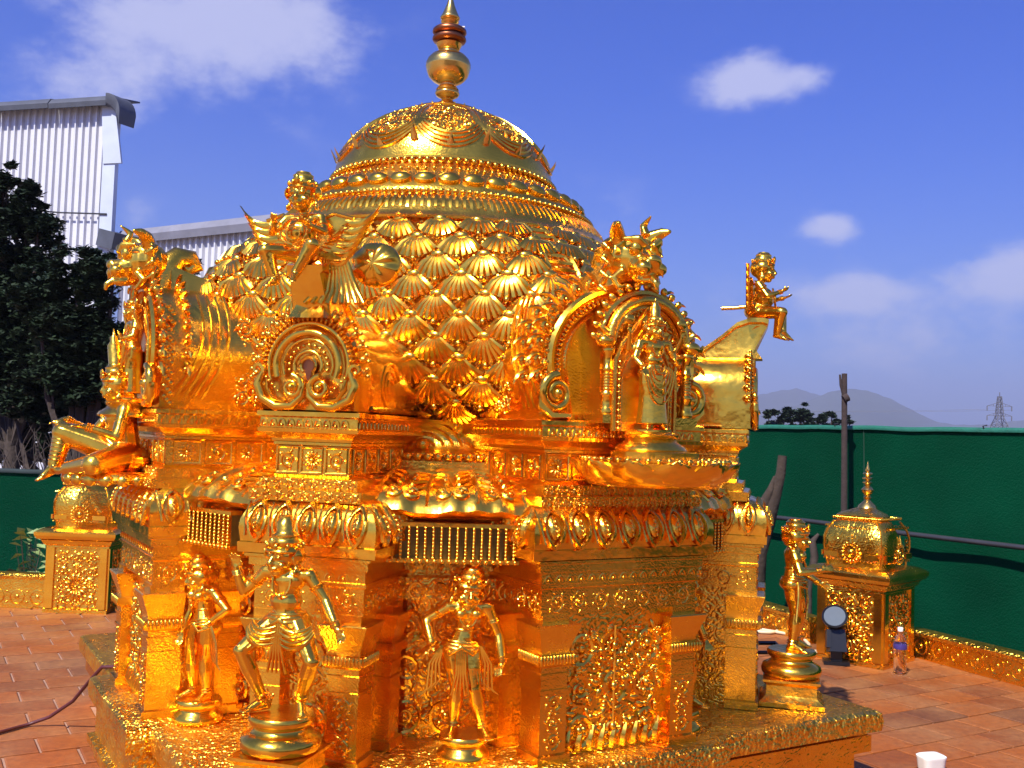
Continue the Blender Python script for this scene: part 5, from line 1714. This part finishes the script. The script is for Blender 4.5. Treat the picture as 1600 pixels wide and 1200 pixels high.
TW, TD = .31, .235
ex = Vector((math.cos(TB), math.sin(TB), 0)); ey = Vector((-math.sin(TB), math.cos(TB), 0))
vis = []; rest = []
rnd = random.Random(3)
for jj in range(-50, 50):
    for ii in range(-40, 40):
        c = ex * (TW * (ii + (.5 if jj % 2 else 0))) + ey * (TD * jj) + Vector((.1, .05, 0))
        if not inpoly(c.x, c.y, floor_poly): continue
        q = c - CXY
        if abs(q.dot(ex)) < 1.30 and abs(q.dot(ey)) < 1.30: continue
        px, py = pix(c)
        if -60 < px < 1660 and 900 < py < 1260 and (px < 300 or px > 1140): vis.append(((c.y ** 2 + c.x ** 2), c))
        else: rest.append(c)
vis.sort(key=lambda t: t[0])
rest += [c for _, c in vis[300:]]
vis = vis[:300]
tm = MB(); hx, hy = TW / 2 - .0065, TD / 2 - .0065
tm.loft([[(-hx, -hy, -.02), (hx, -hy, -.02), (hx, hy, -.02), (-hx, hy, -.02)], [(-hx, -hy, -.003), (hx, -hy, -.003), (hx, hy, -.003), (-hx, hy, -.003)], [(-hx + .004, -hy + .004, 0), (hx - .004, -hy + .004, 0), (hx - .004, hy - .004, 0), (-hx + .004, hy - .004, 0)]], True, False, True)
t0 = None
for _, c in vis:
    mt = Matrix.Translation((c.x, c.y, rnd.uniform(-.002, .001))) @ Matrix.Rotation(TB + rnd.gauss(0, .006), 4, 'Z') @ Matrix.Rotation(rnd.gauss(0, .004), 4, 'X')
    if t0 is None: t0 = obj('tile', tm, 'tile', fl_o, None); t0.matrix_basis = mt
    else: inst(t0, fl_o, mt)
jm = MB()
for c in rest:
    q = MB(); q.v = list(tm.v); q.f = list(tm.f)
    q.xf(Matrix.Translation((c.x, c.y, rnd.uniform(-.002, .001))) @ Matrix.Rotation(TB + rnd.gauss(0, .006), 4, 'Z')); jm.merge(q)
jo = obj('tiles', jm, 'tile_j', fl_o, None, kind='stuff')
at_ = jo.data.attributes.new('rnd', 'FLOAT', 'FACE')
nf_ = len(tm.f); vals = []
for i in range(len(rest)):
    vals += [rnd.random()] * nf_
if len(vals) == len(jo.data.polygons): at_.data.foreach_set('value', vals)

# ------------------------------------------------------------------ surroundings
m_ = MB(); N_ = 60; G_ = 4200; rg = []
for i in range(N_ + 1):
    row = []
    for k in range(N_ + 1):
        u = (i / N_ * 2 - 1); v = (k / N_ * 2 - 1)
        x = math.copysign(abs(u) ** 3, u) * G_; y = math.copysign(abs(v) ** 3, v) * G_
        row.append((x, y, -.85 + (.06 * noise.noise((x * .3, y * .3, 0)) if abs(x) < 300 and abs(y) < 300 else 0)))
    rg.append(row)
m_.loft(rg, False); go_ = obj('ground', m_, 'ground', None, 60); go_['kind'] = 'structure'


def hills():
    m_ = MB(); rg = []
    # (distance, list of px/py crest points)
    for dist, pts, seed in ((2800, [(900, 660), (1100, 640), (1180, 618), (1215, 611), (1245, 607), (1262, 612), (1290, 620), (1330, 650), (1400, 672)], 1),
                            (2300, [(1130, 690), (1200, 650), (1260, 628), (1296, 612), (1330, 607), (1356, 611), (1385, 620), (1410, 633), (1440, 648), (1465, 660), (1500, 664), (1545, 663), (1580, 658), (1640, 655), (1800, 660)], 2)):
        m_ = MB(); xs = [p[0] for p in pts]; ys = [p[1] for p in pts]; crest = []
        for i in range(140):
            px = xs[0] + (xs[-1] - xs[0]) * i / 139; py = np.interp(px, xs, ys)
            d = pixdir(px, py); t = dist / d.y
            crest.append((d.x * t, 1.5 + d.z * t))
        rings = []
        for k in range(14):
            f_ = k / 13                      # 0 = crest, 1 = foot towards us
            row = []
            for i, (x, z) in enumerate(crest):
                zz_ = -2 + (z + 2) * (1 - f_) ** 1.2 + (12 * noise.noise((x * .012, f_ * 4, seed)) * math.sin(PI * f_) + 3.0 * noise.noise((x * .05, f_ * 9, seed)))
                row.append((x * (1 - .22 * f_), dist - f_ * 620, zz_))
            rings.append(row)
        back = [(x, dist + 500, -3) for x, z in crest]
        m_.loft([back] + rings, False)
        o = obj('hill', m_, 'hill', None, 60); o['kind'] = 'structure'


hills()

# ---- shade nets
def net(p0, p1, ztop, zbot, label, sag=.012, more=(), hem='net_edge'):
    p0 = Vector((*p0, 0)); p1 = Vector((*p1, 0)); d = p1 - p0; ln = d.length; dr = d / ln; nr = Vector((-dr.y, dr.x, 0))
    m_ = MB(); nx = int(ln / .10); rg = []
    for k in range(13):
        f_ = k / 12; row = []
        for i in range(nx + 1):
            t = i / nx * ln
            w = .035 * noise.noise((t * 1.1, f_ * 2.0, 1.7)) + .012 * noise.noise((t * 4, f_ * 3, 4.2)) + .05 * f_ * abs(math.sin(t * 1.3))
            z = ztop - (ztop - zbot) * f_ + (sag * noise.noise((t * 2.2, 3, 0)) if k == 0 else 0)
            row.append(p0 + dr * t + nr * w + Vector((0, 0, z)))
        rg.append(row)
    m_.loft(rg, False)
    if more:
        ps = [(p1.x, p1.y)] + list(more); m_.loft([[(x, y, ztop) for x, y in ps], [(x, y, zbot) for x, y in ps]], False)
    root = obj('shade_net', m_, 'net', None, 60); tag(root, label, 'shade net', 'green shade nets round the terrace')
    h_ = MB()
    rows = [[(Vector(q) + nr * s_ * .02 + Vector((0, 0, dz))) for q in rg[0]] for s_, dz in ((-1, -.035), (-1.2, -.015), (-.4, .002), (.6, .002), (1, -.03))]
    h_.loft(rows, False); obj('hem', h_, hem, root, 60)
    tb = MB()
    for i in range(3, nx, 14):
        q = Vector(rg[0][i]); tb.tube([tuple(q + Vector((0, 0, -.03))), tuple(q + nr * -.03 + Vector((0, 0, .012))), tuple(q + nr * .02 + Vector((0, 0, .02)))], .006, 5)
    obj('ties', tb, 'pipe', root, 60, kind='stuff')
    for i in range(20, nx, 32):
        obj('seam', MB().tube([tuple(Vector(rg[k][i]) - nr * .004) for k in range(13)], .006, 4), 'net_seam', root, 60)
    return root


net((2.0, 10.5), (6.2, 3.97), 1.680, -.8, 'tall green shade net along the right side behind the parapet', more=[(8.6, .2), (8.2, -6.5), (-4, -7.0)])
net((-8.5, 9.0), (1.2, 9.6), 1.035, -.8, 'lower green shade net behind the left pavilion', hem='net_dark', more=[(1.95, 10.4)])


def rail(pts, rad, mat, name, label, cat, group=None):
    o = obj(name, MB().tube(pts, rad, 8), mat, None, 60); return tag(o, label, cat, group)


rail([(2.15, 10.05, .81), (2.72, 9.19, .812), (3.3, 8.28, .80), (3.9, 7.38, .795), (5.2, 5.3, .79)], .021, 'pipe', 'rail', 'black horizontal pipe strung across the green net on the right', 'pipe')
pp = [(2.86, 8.62, -.8)] + [(2.86 + .012 * math.sin(3 * t) - .02 * t, 8.62, -.8 + 2.92 * t) for t in [i / 12 for i in range(1, 13)]]
pole = obj('pole', MB().tube(pp, [.034 - .010 * i / 12 for i in range(13)], 8), 'pole', None, 60); tag(pole, 'tall rough wooden pole standing against the green net on the right', 'pole')
m_ = MB(); m_.tube([(2.84, 8.62, 1.93), (2.81, 8.61, 2.02), (2.80, 8.61, 2.11)], [.014, .012, .008], 6); m_.tube([(2.83, 8.6, 1.9), (2.87, 8.6, 1.92)], [.034, .036], 7)
obj('stub', m_, 'pole', pole, 60)
# black rail of the left net
# dead forked trunk behind the shrine
m_ = MB()
m_.tube([(2.02, 8.85, -.8), (2.04, 8.85, .1), (2.06, 8.83, .55), (2.13, 8.8, .80), (2.19, 8.78, 1.05), (2.23, 8.75, 1.25), (2.245, 8.75, 1.40)], [.13, .115, .10, .075, .05, .036, .026], 9)
m_.tube([(2.05, 8.83, .60), (2.10, 8.80, .9), (2.165, 8.76, 1.12), (2.19, 8.76, 1.22)], [.09, .06, .03, .012], 8)
m_.tube([(1.98, 8.83, .0), (1.93, 8.80, .4), (1.955, 8.8, .7)], [.1, .07, .03], 7)
m_.v = [(2.1 + (v[0] - 2.1) * 1.15 + .10, v[1], v[2]) for v in m_.v]
m_.v = [tuple(Vector(v) + Vector((noise.noise((v[0] * 9, v[1] * 9, v[2] * 7)), 0, 0)) * .035) for v in m_.v]
dt = obj('dead_trunk', m_, 'deadwood', None, 60); tag(dt, 'dead forked brown tree trunk behind the right end of the shrine', 'tree trunk')
rail([(2.60, 8.7, -.8), (2.60, 8.7, .3), (2.64, 8.7, .55), (2.62, 8.7, .68), (2.67, 8.7, .74)], [.03, .025, .035, .03, .012], 'bark', 'stump', 'short brown twisted stump between the statue and the right pavilion', 'stump')


# ---- trees
def leaf_cloud(m_, c, r_, n, size, rnd, flat=.8):
    for i in range(n):
        u = Vector((rnd.gauss(0, 1), rnd.gauss(0, 1), rnd.gauss(0, 1))); u.normalize()
        p = Vector(c) + Vector((u.x * r_[0], u.y * r_[1], u.z * r_[2])) * (rnd.random() ** .45)
        a = rnd.uniform(0, 6.28); tl = rnd.uniform(-1.0, 1.0); s_ = size * rnd.uniform(.6, 1.3)
        e1 = Vector((math.cos(a), math.sin(a), tl * .7)).normalized() * s_; e2 = Vector((-math.sin(a), math.cos(a), rnd.uniform(-.6, .6))).normalized() * s_ * .42
        o = len(m_.v)
        m_.v.extend([tuple(p - e1), tuple(p + e2), tuple(p + e1), tuple(p - e2)]); m_.f.append((o, o + 1, o + 2, o + 3))


def tree(name, base, clumps, n, size, label, cat='tree', group=None, mat='leaf', trunk_r=.12, seed=1):
    rnd = random.Random(seed)
    root = empty(name, base, 0, label, cat, group)
    b = Vector(base); m_ = MB(); tr = MB()
    top = max(c[2] for c, r_ in clumps)
    mid = Vector((sum(c[0] for c, _ in clumps) / len(clumps), sum(c[1] for c, _ in clumps) / len(clumps), 0))
    tr.tube([(0, 0, 0), ((mid.x - b.x) * .2, (mid.y - b.y) * .2, (top - b.z) * .3), ((mid.x - b.x) * .6, (mid.y - b.y) * .6, (top - b.z) * .6), (mid.x - b.x, mid.y - b.y, (top - b.z) * .9)], [trunk_r, trunk_r * .8, trunk_r * .55, trunk_r * .2], 8)
    tot = sum(r_[0] * r_[1] * r_[2] for _, r_ in clumps) ** (1)
    for c, r_ in clumps:
        cl = Vector(c) - b
        tr.tube([((mid.x - b.x) * .3, (mid.y - b.y) * .3, (top - b.z) * .4), tuple(cl * .75 + Vector((0, 0, -.1))), tuple(cl)], [trunk_r * .45, trunk_r * .25, trunk_r * .08], 5)
        k = max(40, int(n * (r_[0] * r_[1] * r_[2]) / tot))
        subs = max(3, k // 110)
        for q in range(subs):
            u = Vector((rnd.gauss(0, 1), rnd.gauss(0, 1), rnd.gauss(0, 1))).normalized() * rnd.random() ** .35
            sc_ = cl + Vector((u.x * r_[0] * .85, u.y * r_[1] * .85, u.z * r_[2] * .85)); f_ = rnd.uniform(.18, .36)
            leaf_cloud(m_, sc_, (r_[0] * f_, r_[1] * f_, r_[2] * f_ * .75), k // subs, size, rnd)
    obj('crown', m_, mat, root, None); obj('trunk', tr, 'bark', root, 60)
    return root


def pw(px, py, dep):
    d = pixdir(px, py); t = dep / d.y; return (d.x * t, dep, 1.5 + d.z * t)


def clumps_px(lst, dep):
    return [(pw(px, py, dep + dd), (rpx * dep / 1576, rpx * dep / 1576 * .8, rpx * dep / 1576 * sq)) for px, py, rpx, sq, dd in lst]


tree('leafy_tree', (pw(20, 700, 11)[0], 11, -.85), clumps_px([(10, 300, 55, .8, 0), (40, 370, 70, .9, 0), (-30, 420, 80, 1, .3), (30, 470, 75, .9, 0), (70, 430, 50, .8, -.3), (20, 560, 80, .9, 0), (-40, 560, 80, 1, 0), (65, 330, 28, .8, 0), (85, 520, 60, 1, .2), (-70, 330, 60, 1, 0), (40, 620, 60, .6, .2), (10, 665, 60, .5, .6), (110, 665, 60, .5, .6), (60, 640, 60, .6, .9), (0, 610, 60, .8, .5), (60, 560, 70, 1, .6), (20, 510, 80, 1, .7), (100, 620, 50, .7, .5), (5, 275, 30, .9, 0), (30, 300, 34, .9, 0), (-20, 300, 40, 1, 0), (60, 355, 34, .8, -.2), (95, 385, 26, .8, 0)], 11), 95000, .045, 'tall dark leafy tree at the left edge in front of the big shed', group='dark trees on the left', seed=1)
tree('leafy_tree', (pw(140, 700, 10.2)[0], 10.2, -.85), clumps_px([(120, 420, 50, .9, 0), (155, 440, 50, 1, 0), (110, 510, 65, 1, 0), (160, 540, 55, 1, 0), (130, 600, 62, .8, 0), (180, 400, 22, .8, 0), (80, 590, 55, .8, 0), (190, 590, 50, 1, .2), (60, 470, 50, .9, 0), (120, 560, 70, 1, .5), (90, 640, 50, .6, .3), (150, 630, 60, .8, .3), (20, 630, 55, .5, .3)], 10.2), 60000, .042, 'dark leafy tree beside the left lion head', group='dark trees on the left', seed=2)
tree('leafy_tree', (pw(300, 700, 10.6)[0], 10.6, -.85), clumps_px([(292, 420, 24, 1.0, 0), (300, 455, 30, 1, 0), (335, 425, 14, .8, 0), (270, 480, 40, 1, 0)], 10.6), 4500, .05, 'small dark tree showing between the left niche and the dome', group='dark trees on the left', seed=3)
for i, (px, py, r_, x2) in enumerate(((1215, 650, 26, 0), (1252, 645, 24, 0), (1290, 654, 20, 0), (1318, 660, 15, 0))):
    tree('distant_tree', (pw(px, 665, 40)[0], 40, -.85), clumps_px([(px, py, r_, .7, 0), (px + 10, py - 6, r_ * .6, .8, 0), (px - 14, py + 4, r_ * .7, .7, .5), (px, py + 22, r_ * 1.1, .8, 0)], 40), 2600, .13,
         ['dark distant tree next to the right end of the shrine', 'dark distant tree with the highest crown, left of the pole', 'dark distant tree just behind the pole', 'low dark distant bush right of the pole'][i], group='far trees above the green net', mat='leaf_far', trunk_r=.2, seed=20 + i)
# bare twigs at left, behind the low net
tree('undergrowth', (pw(60, 700, 13)[0], 13, -.85), clumps_px([(x_, 672 + (x_ % 3) * 6, 42, .8, 0) for x_ in range(-60, 240, 34)] + [(x_, 700, 44, .7, 0) for x_ in range(-60, 240, 34)], 13), 26000, .06, 'dark undergrowth between the trees and the low green net on the left', 'bushes', seed=8, trunk_r=.05)
tw = MB(); rnd = random.Random(9)
for i in range(46):
    x0, y0, z0 = pw(rnd.uniform(-30, 120), 735, 9.9)
    p_ = Vector((x0, 9.9 + rnd.uniform(-.2, .2), .7)); d_ = Vector((rnd.uniform(-.8, .8), rnd.uniform(-.2, .2), 1)).normalized(); pts = [p_.copy()]
    for q in range(6):
        d_ = (d_ + Vector((rnd.gauss(0, .25), rnd.gauss(0, .1), rnd.gauss(0, .15)))).normalized(); p_ = p_ + d_ * rnd.uniform(.08, .16); pts.append(p_.copy())
    tw.tube([tuple(q) for q in pts], [.008 - .001 * k for k in range(7)], 4)
to = obj('twiggy_bush', tw, 'bark', None, 60); tag(to, 'bare twiggy bush above the low green net at the left edge', 'bush')
# small plant at the left pavilion
pl_root = empty('small_plant', (pw(45, 905, 8.35)[0], 8.35, -.2), 0, 'small plant with pale green leaves left of the left pavilion', 'plant')
lm = MB(); sm = MB(); rnd = random.Random(4)
for i in range(34):
    a = rnd.uniform(0, 6.28); h_ = rnd.uniform(.40, .80); rr = rnd.uniform(.02, .16)
    c = Vector((rr * math.cos(a), rr * math.sin(a) * .6, h_)); s_ = rnd.uniform(.05, .075)
    e1 = Vector((math.cos(a), math.sin(a), rnd.uniform(-.6, .3))).normalized() * s_; e2 = Vector((-math.sin(a), math.cos(a), .5)) * s_ * .5; e3 = Vector((0, 0, .25 * s_))
    o = len(lm.v); lm.v.extend([tuple(c - e1), tuple(c + e2 + e3), tuple(c + e1), tuple(c - e2 + e3), tuple(c)]); lm.f.extend([(o, o + 1, o + 4), (o + 1, o + 2, o + 4), (o + 2, o + 3, o + 4), (o + 3, o, o + 4)])
    sm.tube([(0, 0, 0), (c.x * .5, c.y * .5, h_ * .6), tuple(c)], .0016, 4)
obj('leaves', lm, 'leaf_plant', pl_root, None, kind='stuff'); obj('stem', sm, 'bark', pl_root, 60)


# ---- corrugated sheds
def shed(a, b, zt, zb, depth, label, end_trim=True):
    a = Vector((*a, 0)); b = Vector((*b, 0)); d = b - a; ln = d.length; rz = math.atan2(d.y, d.x)
    root = empty('metal_shed', (a.x, a.y, 0), rz, label, 'shed', 'corrugated metal sheds on the left')
    pitch = .205; sheet_n = 5; nsh = int(ln / (pitch * sheet_n)) + 1
    prof = [(0, 0), (.06, 0), (.080, -.075), (.115, -.075), (.135, 0)]
    s0_ = None
    sm_ = MB(); pts = []
    for q in range(sheet_n):
        for x, y in prof: pts.append((q * pitch + x * pitch / .2, y))
    pts.append((sheet_n * pitch + .02, .0))
    sm_.loft([[(x, y, zb) for x, y in pts], [(x, y, zt) for x, y in pts], [(x, y + .004, zt) for x, y in pts]], False)
    for i in range(nsh):
        x = ln - (i + 1) * pitch * sheet_n
        if x < -1.0: break
        mt = Matrix.Translation((x, -.003 * (i % 2), 0))
        if s0_ is None: s0_ = obj('cladding_sheet', sm_, 'metal_sheet', root, None); s0_.matrix_basis = mt
        else: inst(s0_, root, mt)
    core = MB(); core.loft([[(.1, .06, z), (ln - .02, .06, z), (ln - .9 * depth, depth, z), (.1, depth, z)] for z in (zb, zt - .03)], True, True, True); obj('wall', core, 'metal_light', root, None)
    return root, ln


s1, ln1 = shed((-19.5, 27.5), (-10.35, 25.0), 9.45, -.85, 9, 'tall shed of ribbed silver metal sheets behind the dark trees at far left')
for i in range(6):
    x1 = ln1 + .15 - i * 1.7; x0 = x1 - 1.68
    f_ = MB(); zq = 9.44 + .02 * (i % 2)
    f_.loft([[(x, -.34, zq - .12), (x, -.36, zq + .0), (x, -.25, zq + .14), (x, .1, zq + .22), (x, 1.0, zq + .40), (x, 1.0, zq + .36), (x, .1, zq + .17), (x, -.22, zq + .09), (x, -.30, zq - .02), (x, -.30, zq - .12)] for x in (x0, x1)], True, True, True)
    obj('ridge_flashing', f_, 'metal_flash', s1, 40)
f_ = MB(); rg = []
for t in [i / 8 for i in range(9)]:
    a = t * 1.5; xx = ln1 + .15 + .42 * math.sin(a); zz_ = 9.62 - .50 * (1 - math.cos(a))
    rg.append([(xx, -.36, zz_ - .22 - .2 * t), (xx, -.36, zz_), (xx, .3, zz_ + .05), (xx - .05, .3, zz_ - .25), (xx - .06, -.3, zz_ - .30)])
f_.loft(rg, True, True, True); obj('curved_end_cap', f_, 'metal_flash', s1, 60)
f_ = MB(); f_.loft([[(ln1 + .02, -.16, 7.9), (ln1 + .55, -.16, 7.9), (ln1 + .55, -.10, 7.9), (ln1 + .02, -.10, 7.9)], [(ln1 - .10, -.16, 9.38), (ln1 + .28, -.16, 9.38), (ln1 + .28, -.10, 9.38), (ln1 - .10, -.10, 9.38)]], True, True, True)
f_.box((ln1 + .17, -.06, 6.0), (.36, .14, 6.0)); obj('corner_trim', f_, 'metal_light', s1, None)
m_ = MB(); pts = [(ln1 + .2, -.15, 6.63), (ln1 - 1.2, -.16, 6.70), (ln1 - 2.6, -.16, 6.86), (ln1 - 4.2, -.15, 7.08)]
m_.tube(pts, .022, 5); obj('wire', m_, 'pipe', s1, 60)
s2, ln2 = shed((-9.85, 25.2), (-2.9, 21.1), 6.02, -.85, 6, 'lower ribbed metal shed behind the dome')
f_ = MB(); f_.loft([[(x, -.20, 5.92), (x, -.24, 6.10), (x, -.12, 6.28), (x, .6, 6.36), (x, .6, 6.30), (x, -.14, 6.0)] for x in (-.05, ln2)], True, True, True)
obj('ridge_flashing', f_, M['roof_edge'], s2, None)
f_ = MB(); f_.box((.05, -.28, 5.98), (.62, .7, .42), (0, .25, 0)); obj('eave_box', f_, 'metal_flash', s2, None)

# ---- pylon and wires
py_ = pw(1562, 613, 230); root = empty('power_pylon', (py_[0], 230, -.85), 0, 'faint lattice power pylon on the horizon at the right edge', 'pylon')
H_ = py_[2] + .85; m_ = MB()
def hw(z): return .25 + (H_ - z) * .14 if z < H_ * .6 else .25 + max(0, (H_ - z)) * .08
lv = [H_ * t for t in (0, .15, .3, .42, .53, .63, .72, .80, .87, .94)]
for i in range(len(lv) - 1):
    z0, z1 = lv[i], lv[i + 1]; a, b = hw(z0), hw(z1)
    cs0 = [(-a, -a), (a, -a), (a, a), (-a, a)]; cs1 = [(-b, -b), (b, -b), (b, b), (-b, b)]
    for k in range(4):
        m_.tube([(*cs0[k], z0), (*cs1[k], z1)], .10, 4); m_.tube([(*cs0[k], z0), (*cs1[(k + 1) % 4], z1)], .06, 4); m_.tube([(*cs0[(k + 1) % 4], z0), (*cs1[k], z1)], .06, 4)
        m_.tube([(*cs1[k], z1), (*cs1[(k + 1) % 4], z1)], .06, 4)
m_.tube([(0, 0, H_ * .94), (0, 0, H_)], .10, 4)
obj('tower', m_, 'steel', root, None)
for z, w in ((H_ * .80, 2.8), (H_ * .66, 2.8)):
    for s_ in (-1, 1):
        c_ = MB(); c_.tube([(0, 0, z + .9), (s_ * w, 0, z)], .07, 4); c_.tube([(0, 0, z), (s_ * w, 0, z)], .07, 4); c_.tube([(s_ * w * .5, 0, z), (s_ * w * .5, 0, z + .45)], .05, 4)
        ca = obj('cross_arm', c_, 'steel', root, None)
        obj('insulator', MB().tube([(s_ * w, 0, z), (s_ * w, 0, z - 1.1)], .14, 5), 'steel', ca, None)
wy = py_[2] - 2.5
for i, s_ in enumerate((-1, 1)):
    pts = [(py_[0] + s_ * 2.8 - 130 * t, 230 + 60 * t, 11.0 - 9 * t * (1 - t) + 2 * t) for t in [k / 14 for k in range(15)]]
    o = obj('power_line', MB().tube(pts, .035, 4), 'steel', None, 60); tag(o, ['thin power line running left from the pylon, nearer wire', 'thin power line running left from the pylon, farther wire'][i], 'wire', 'power lines')

# ------------------------------------------------------------------ small things on the floor
# floodlight
fr = empty('floodlight', (2.30, 7.05, 0), R(-12), 'black round floodlight tilted on its housing before the right pavilion', 'floodlight')
b_ = MB(); b_.box((0, 0, .012), (.17, .13, .024)); b_.box((0, .01, .06), (.075, .075, .08)); obj('base', b_, 'black', fr, 30)
b_ = MB(); b_.box((0, .0, .155), (.115, .13, .15), (R(-14), 0, R(6)), .86); b_.box((-.055, -.02, .17), (.03, .10, .12), (R(-14), 0, 0)); obj('housing', b_, 'black', fr, 30)
ax = Vector((-.22, -.80, .55)).normalized()
b_ = MB().lathe([(.02, -.10), (.055, -.09), (.072, -.05), (.080, .0), (.086, .01), (.086, .035), (.076, .04), (.068, .03)], 28, (-.01, -.01, .31), ax, cap=False); b_.tube([(0, .02, .22), (0, .04, .30)], [.03, .025], 8)
obj('lamp_head', b_, 'black', fr, 50)
obj('glass', MB().lathe([(.001, .012), (.03, .016), (.055, .024), (.072, .032), (.072, .036), (.001, .036)], 28, (-.01, -.01, .31), ax), 'lens', fr, 50)
# bottle
bt = empty('water_bottle', (2.645, 6.80, 0), 0, 'clear plastic water bottle with purple label standing on the tiles', 'bottle')
pr = [(.030, .0), (.040, .004), (.042, .012), (.038, .03), (.042, .045), (.038, .06), (.042, .075), (.038, .09), (.042, .105), (.038, .12), (.042, .135), (.042, .150), (.043, .155), (.043, .20), (.040, .21), (.034, .235), (.020, .262), (.0145, .272), (.0145, .285)]
obj('bottle_body', MB().lathe(pr, 28), 'glass', bt, 60)
obj('label', MB().lathe([(.0436, .165), (.0440, .166), (.0440, .198), (.0436, .199)], 28, cap=False), 'purple', bt, 60)
obj('cap', MB().lathe([(.0165, .280), (.0175, .283), (.0175, .303), (.015, .306)], 20), 'white', bt, 50)
# cables and cords
pts = [(-2.75, 4.30, .012), (-2.55, 4.62, .012), (-2.38, 4.84, .012), (-2.30, 5.0, .012), (-2.2, 5.0, .05), (-2.06, 4.93, .15), (-1.95, 4.84, .27), (-1.87, 4.78, .352), (-1.80, 4.76, .36)]
pts2 = []
for i in range(len(pts) - 1):
    for t in (0, .33, .66): pts2.append(tuple(Vector(pts[i]).lerp(Vector(pts[i + 1]), t)))
rail(pts2 + [pts[-1]], .0085, 'cable', 'cable', 'dark maroon cable rising from the floor to the plinth at lower left', 'cable')
pts = [(1.75, 8.35, .015), (2.0, 8.20, .015)] + [(2.07 + .13 * math.cos(a), 8.2 + .18 * math.sin(a), .018 + .004 * a / 6) for a in [-2.4 + .5 * i for i in range(12)]] + [(2.22, 8.0, .015), (2.30, 7.8, .015), (2.28, 7.62, .015)]
rail(pts, .013, 'cream', 'cord', 'cream cord lying in a loop behind the statue at the plinth end', 'cord')
pc = MB(); pc.loft([[(-.14, -.05, 0), (.12, -.07, 0), (.15, .03, 0), (-.10, .06, 0)], [(-.13, -.04, .018), (.11, -.06, .03), (.13, .025, .022), (-.09, .05, .012)]], True, True, True)
pc.xf(Matrix.Translation((2.18, 7.36, .002))); o = obj('cloth_bundle', pc, 'cream', None, 30); tag(o, 'small flat cream bundle on the floor left of the floodlight', 'cloth')
pc = MB(); q_ = [(.050, 0, .036), (.056, .012, .040), (.060, .055, .044), (.062, .060, .046), (.062, .068, .046), (.052, .074, .038)]
pc.loft([[(ex_ * sup(a, 5) * math.cos(a), ey_ * sup(a, 5) * math.sin(a), z) for a in [2 * PI * k / 32 for k in range(32)]] for ex_, z, ey_ in q_], True, True, True)
pc.xf(Matrix.Translation((2.02, 4.80, .0)) @ Matrix.Rotation(.3, 4, 'Z')); o = obj('plastic_tub', pc, 'white', None, 50); tag(o, 'small white lidded plastic tub on the tiles at the lower right edge', 'tub')
# dark frame behind the right pilaster
fm = MB()
for x, y in ((0, 0), (.26, .05), (.02, .26), (.28, .30)): fm.tube([(x, y, 0), (x, y, .36)], .011, 6)
fm.tube([(0, 0, .36), (.26, .05, .36), (.28, .30, .36), (.02, .26, .36)], .012, 6, closed=True)
fm.xf(Matrix.Translation((1.28, 5.55, 0))); o = obj('metal_stool_frame', fm, 'black', None, 60); tag(o, 'dark metal frame standing in shade behind the plinth end statue', 'stool')

# ------------------------------------------------------------------ the haze of the day
hz = MB().box((0, 0, 134), (8800, 8800, 272))
ho_ = obj('haze', hz, M['glass'], None, None, kind='stuff')
hm = bpy.data.materials.new('haze_air'); hm.use_nodes = True
hn = hm.node_tree; hn.nodes.clear()
ho2 = hn.nodes.new('ShaderNodeOutputMaterial'); pv = hn.nodes.new('ShaderNodeVolumePrincipled')
pv.inputs['Color'].default_value = (.62, .66, .92, 1); pv.inputs['Density'].default_value = .00040
pv.inputs['Anisotropy'].default_value = .2
hn.links.new(pv.outputs[0], ho2.inputs['Volume'])
ho_.data.materials.clear(); ho_.data.materials.append(hm)
tag(ho_, 'pale blue haze over the far hills', 'haze')
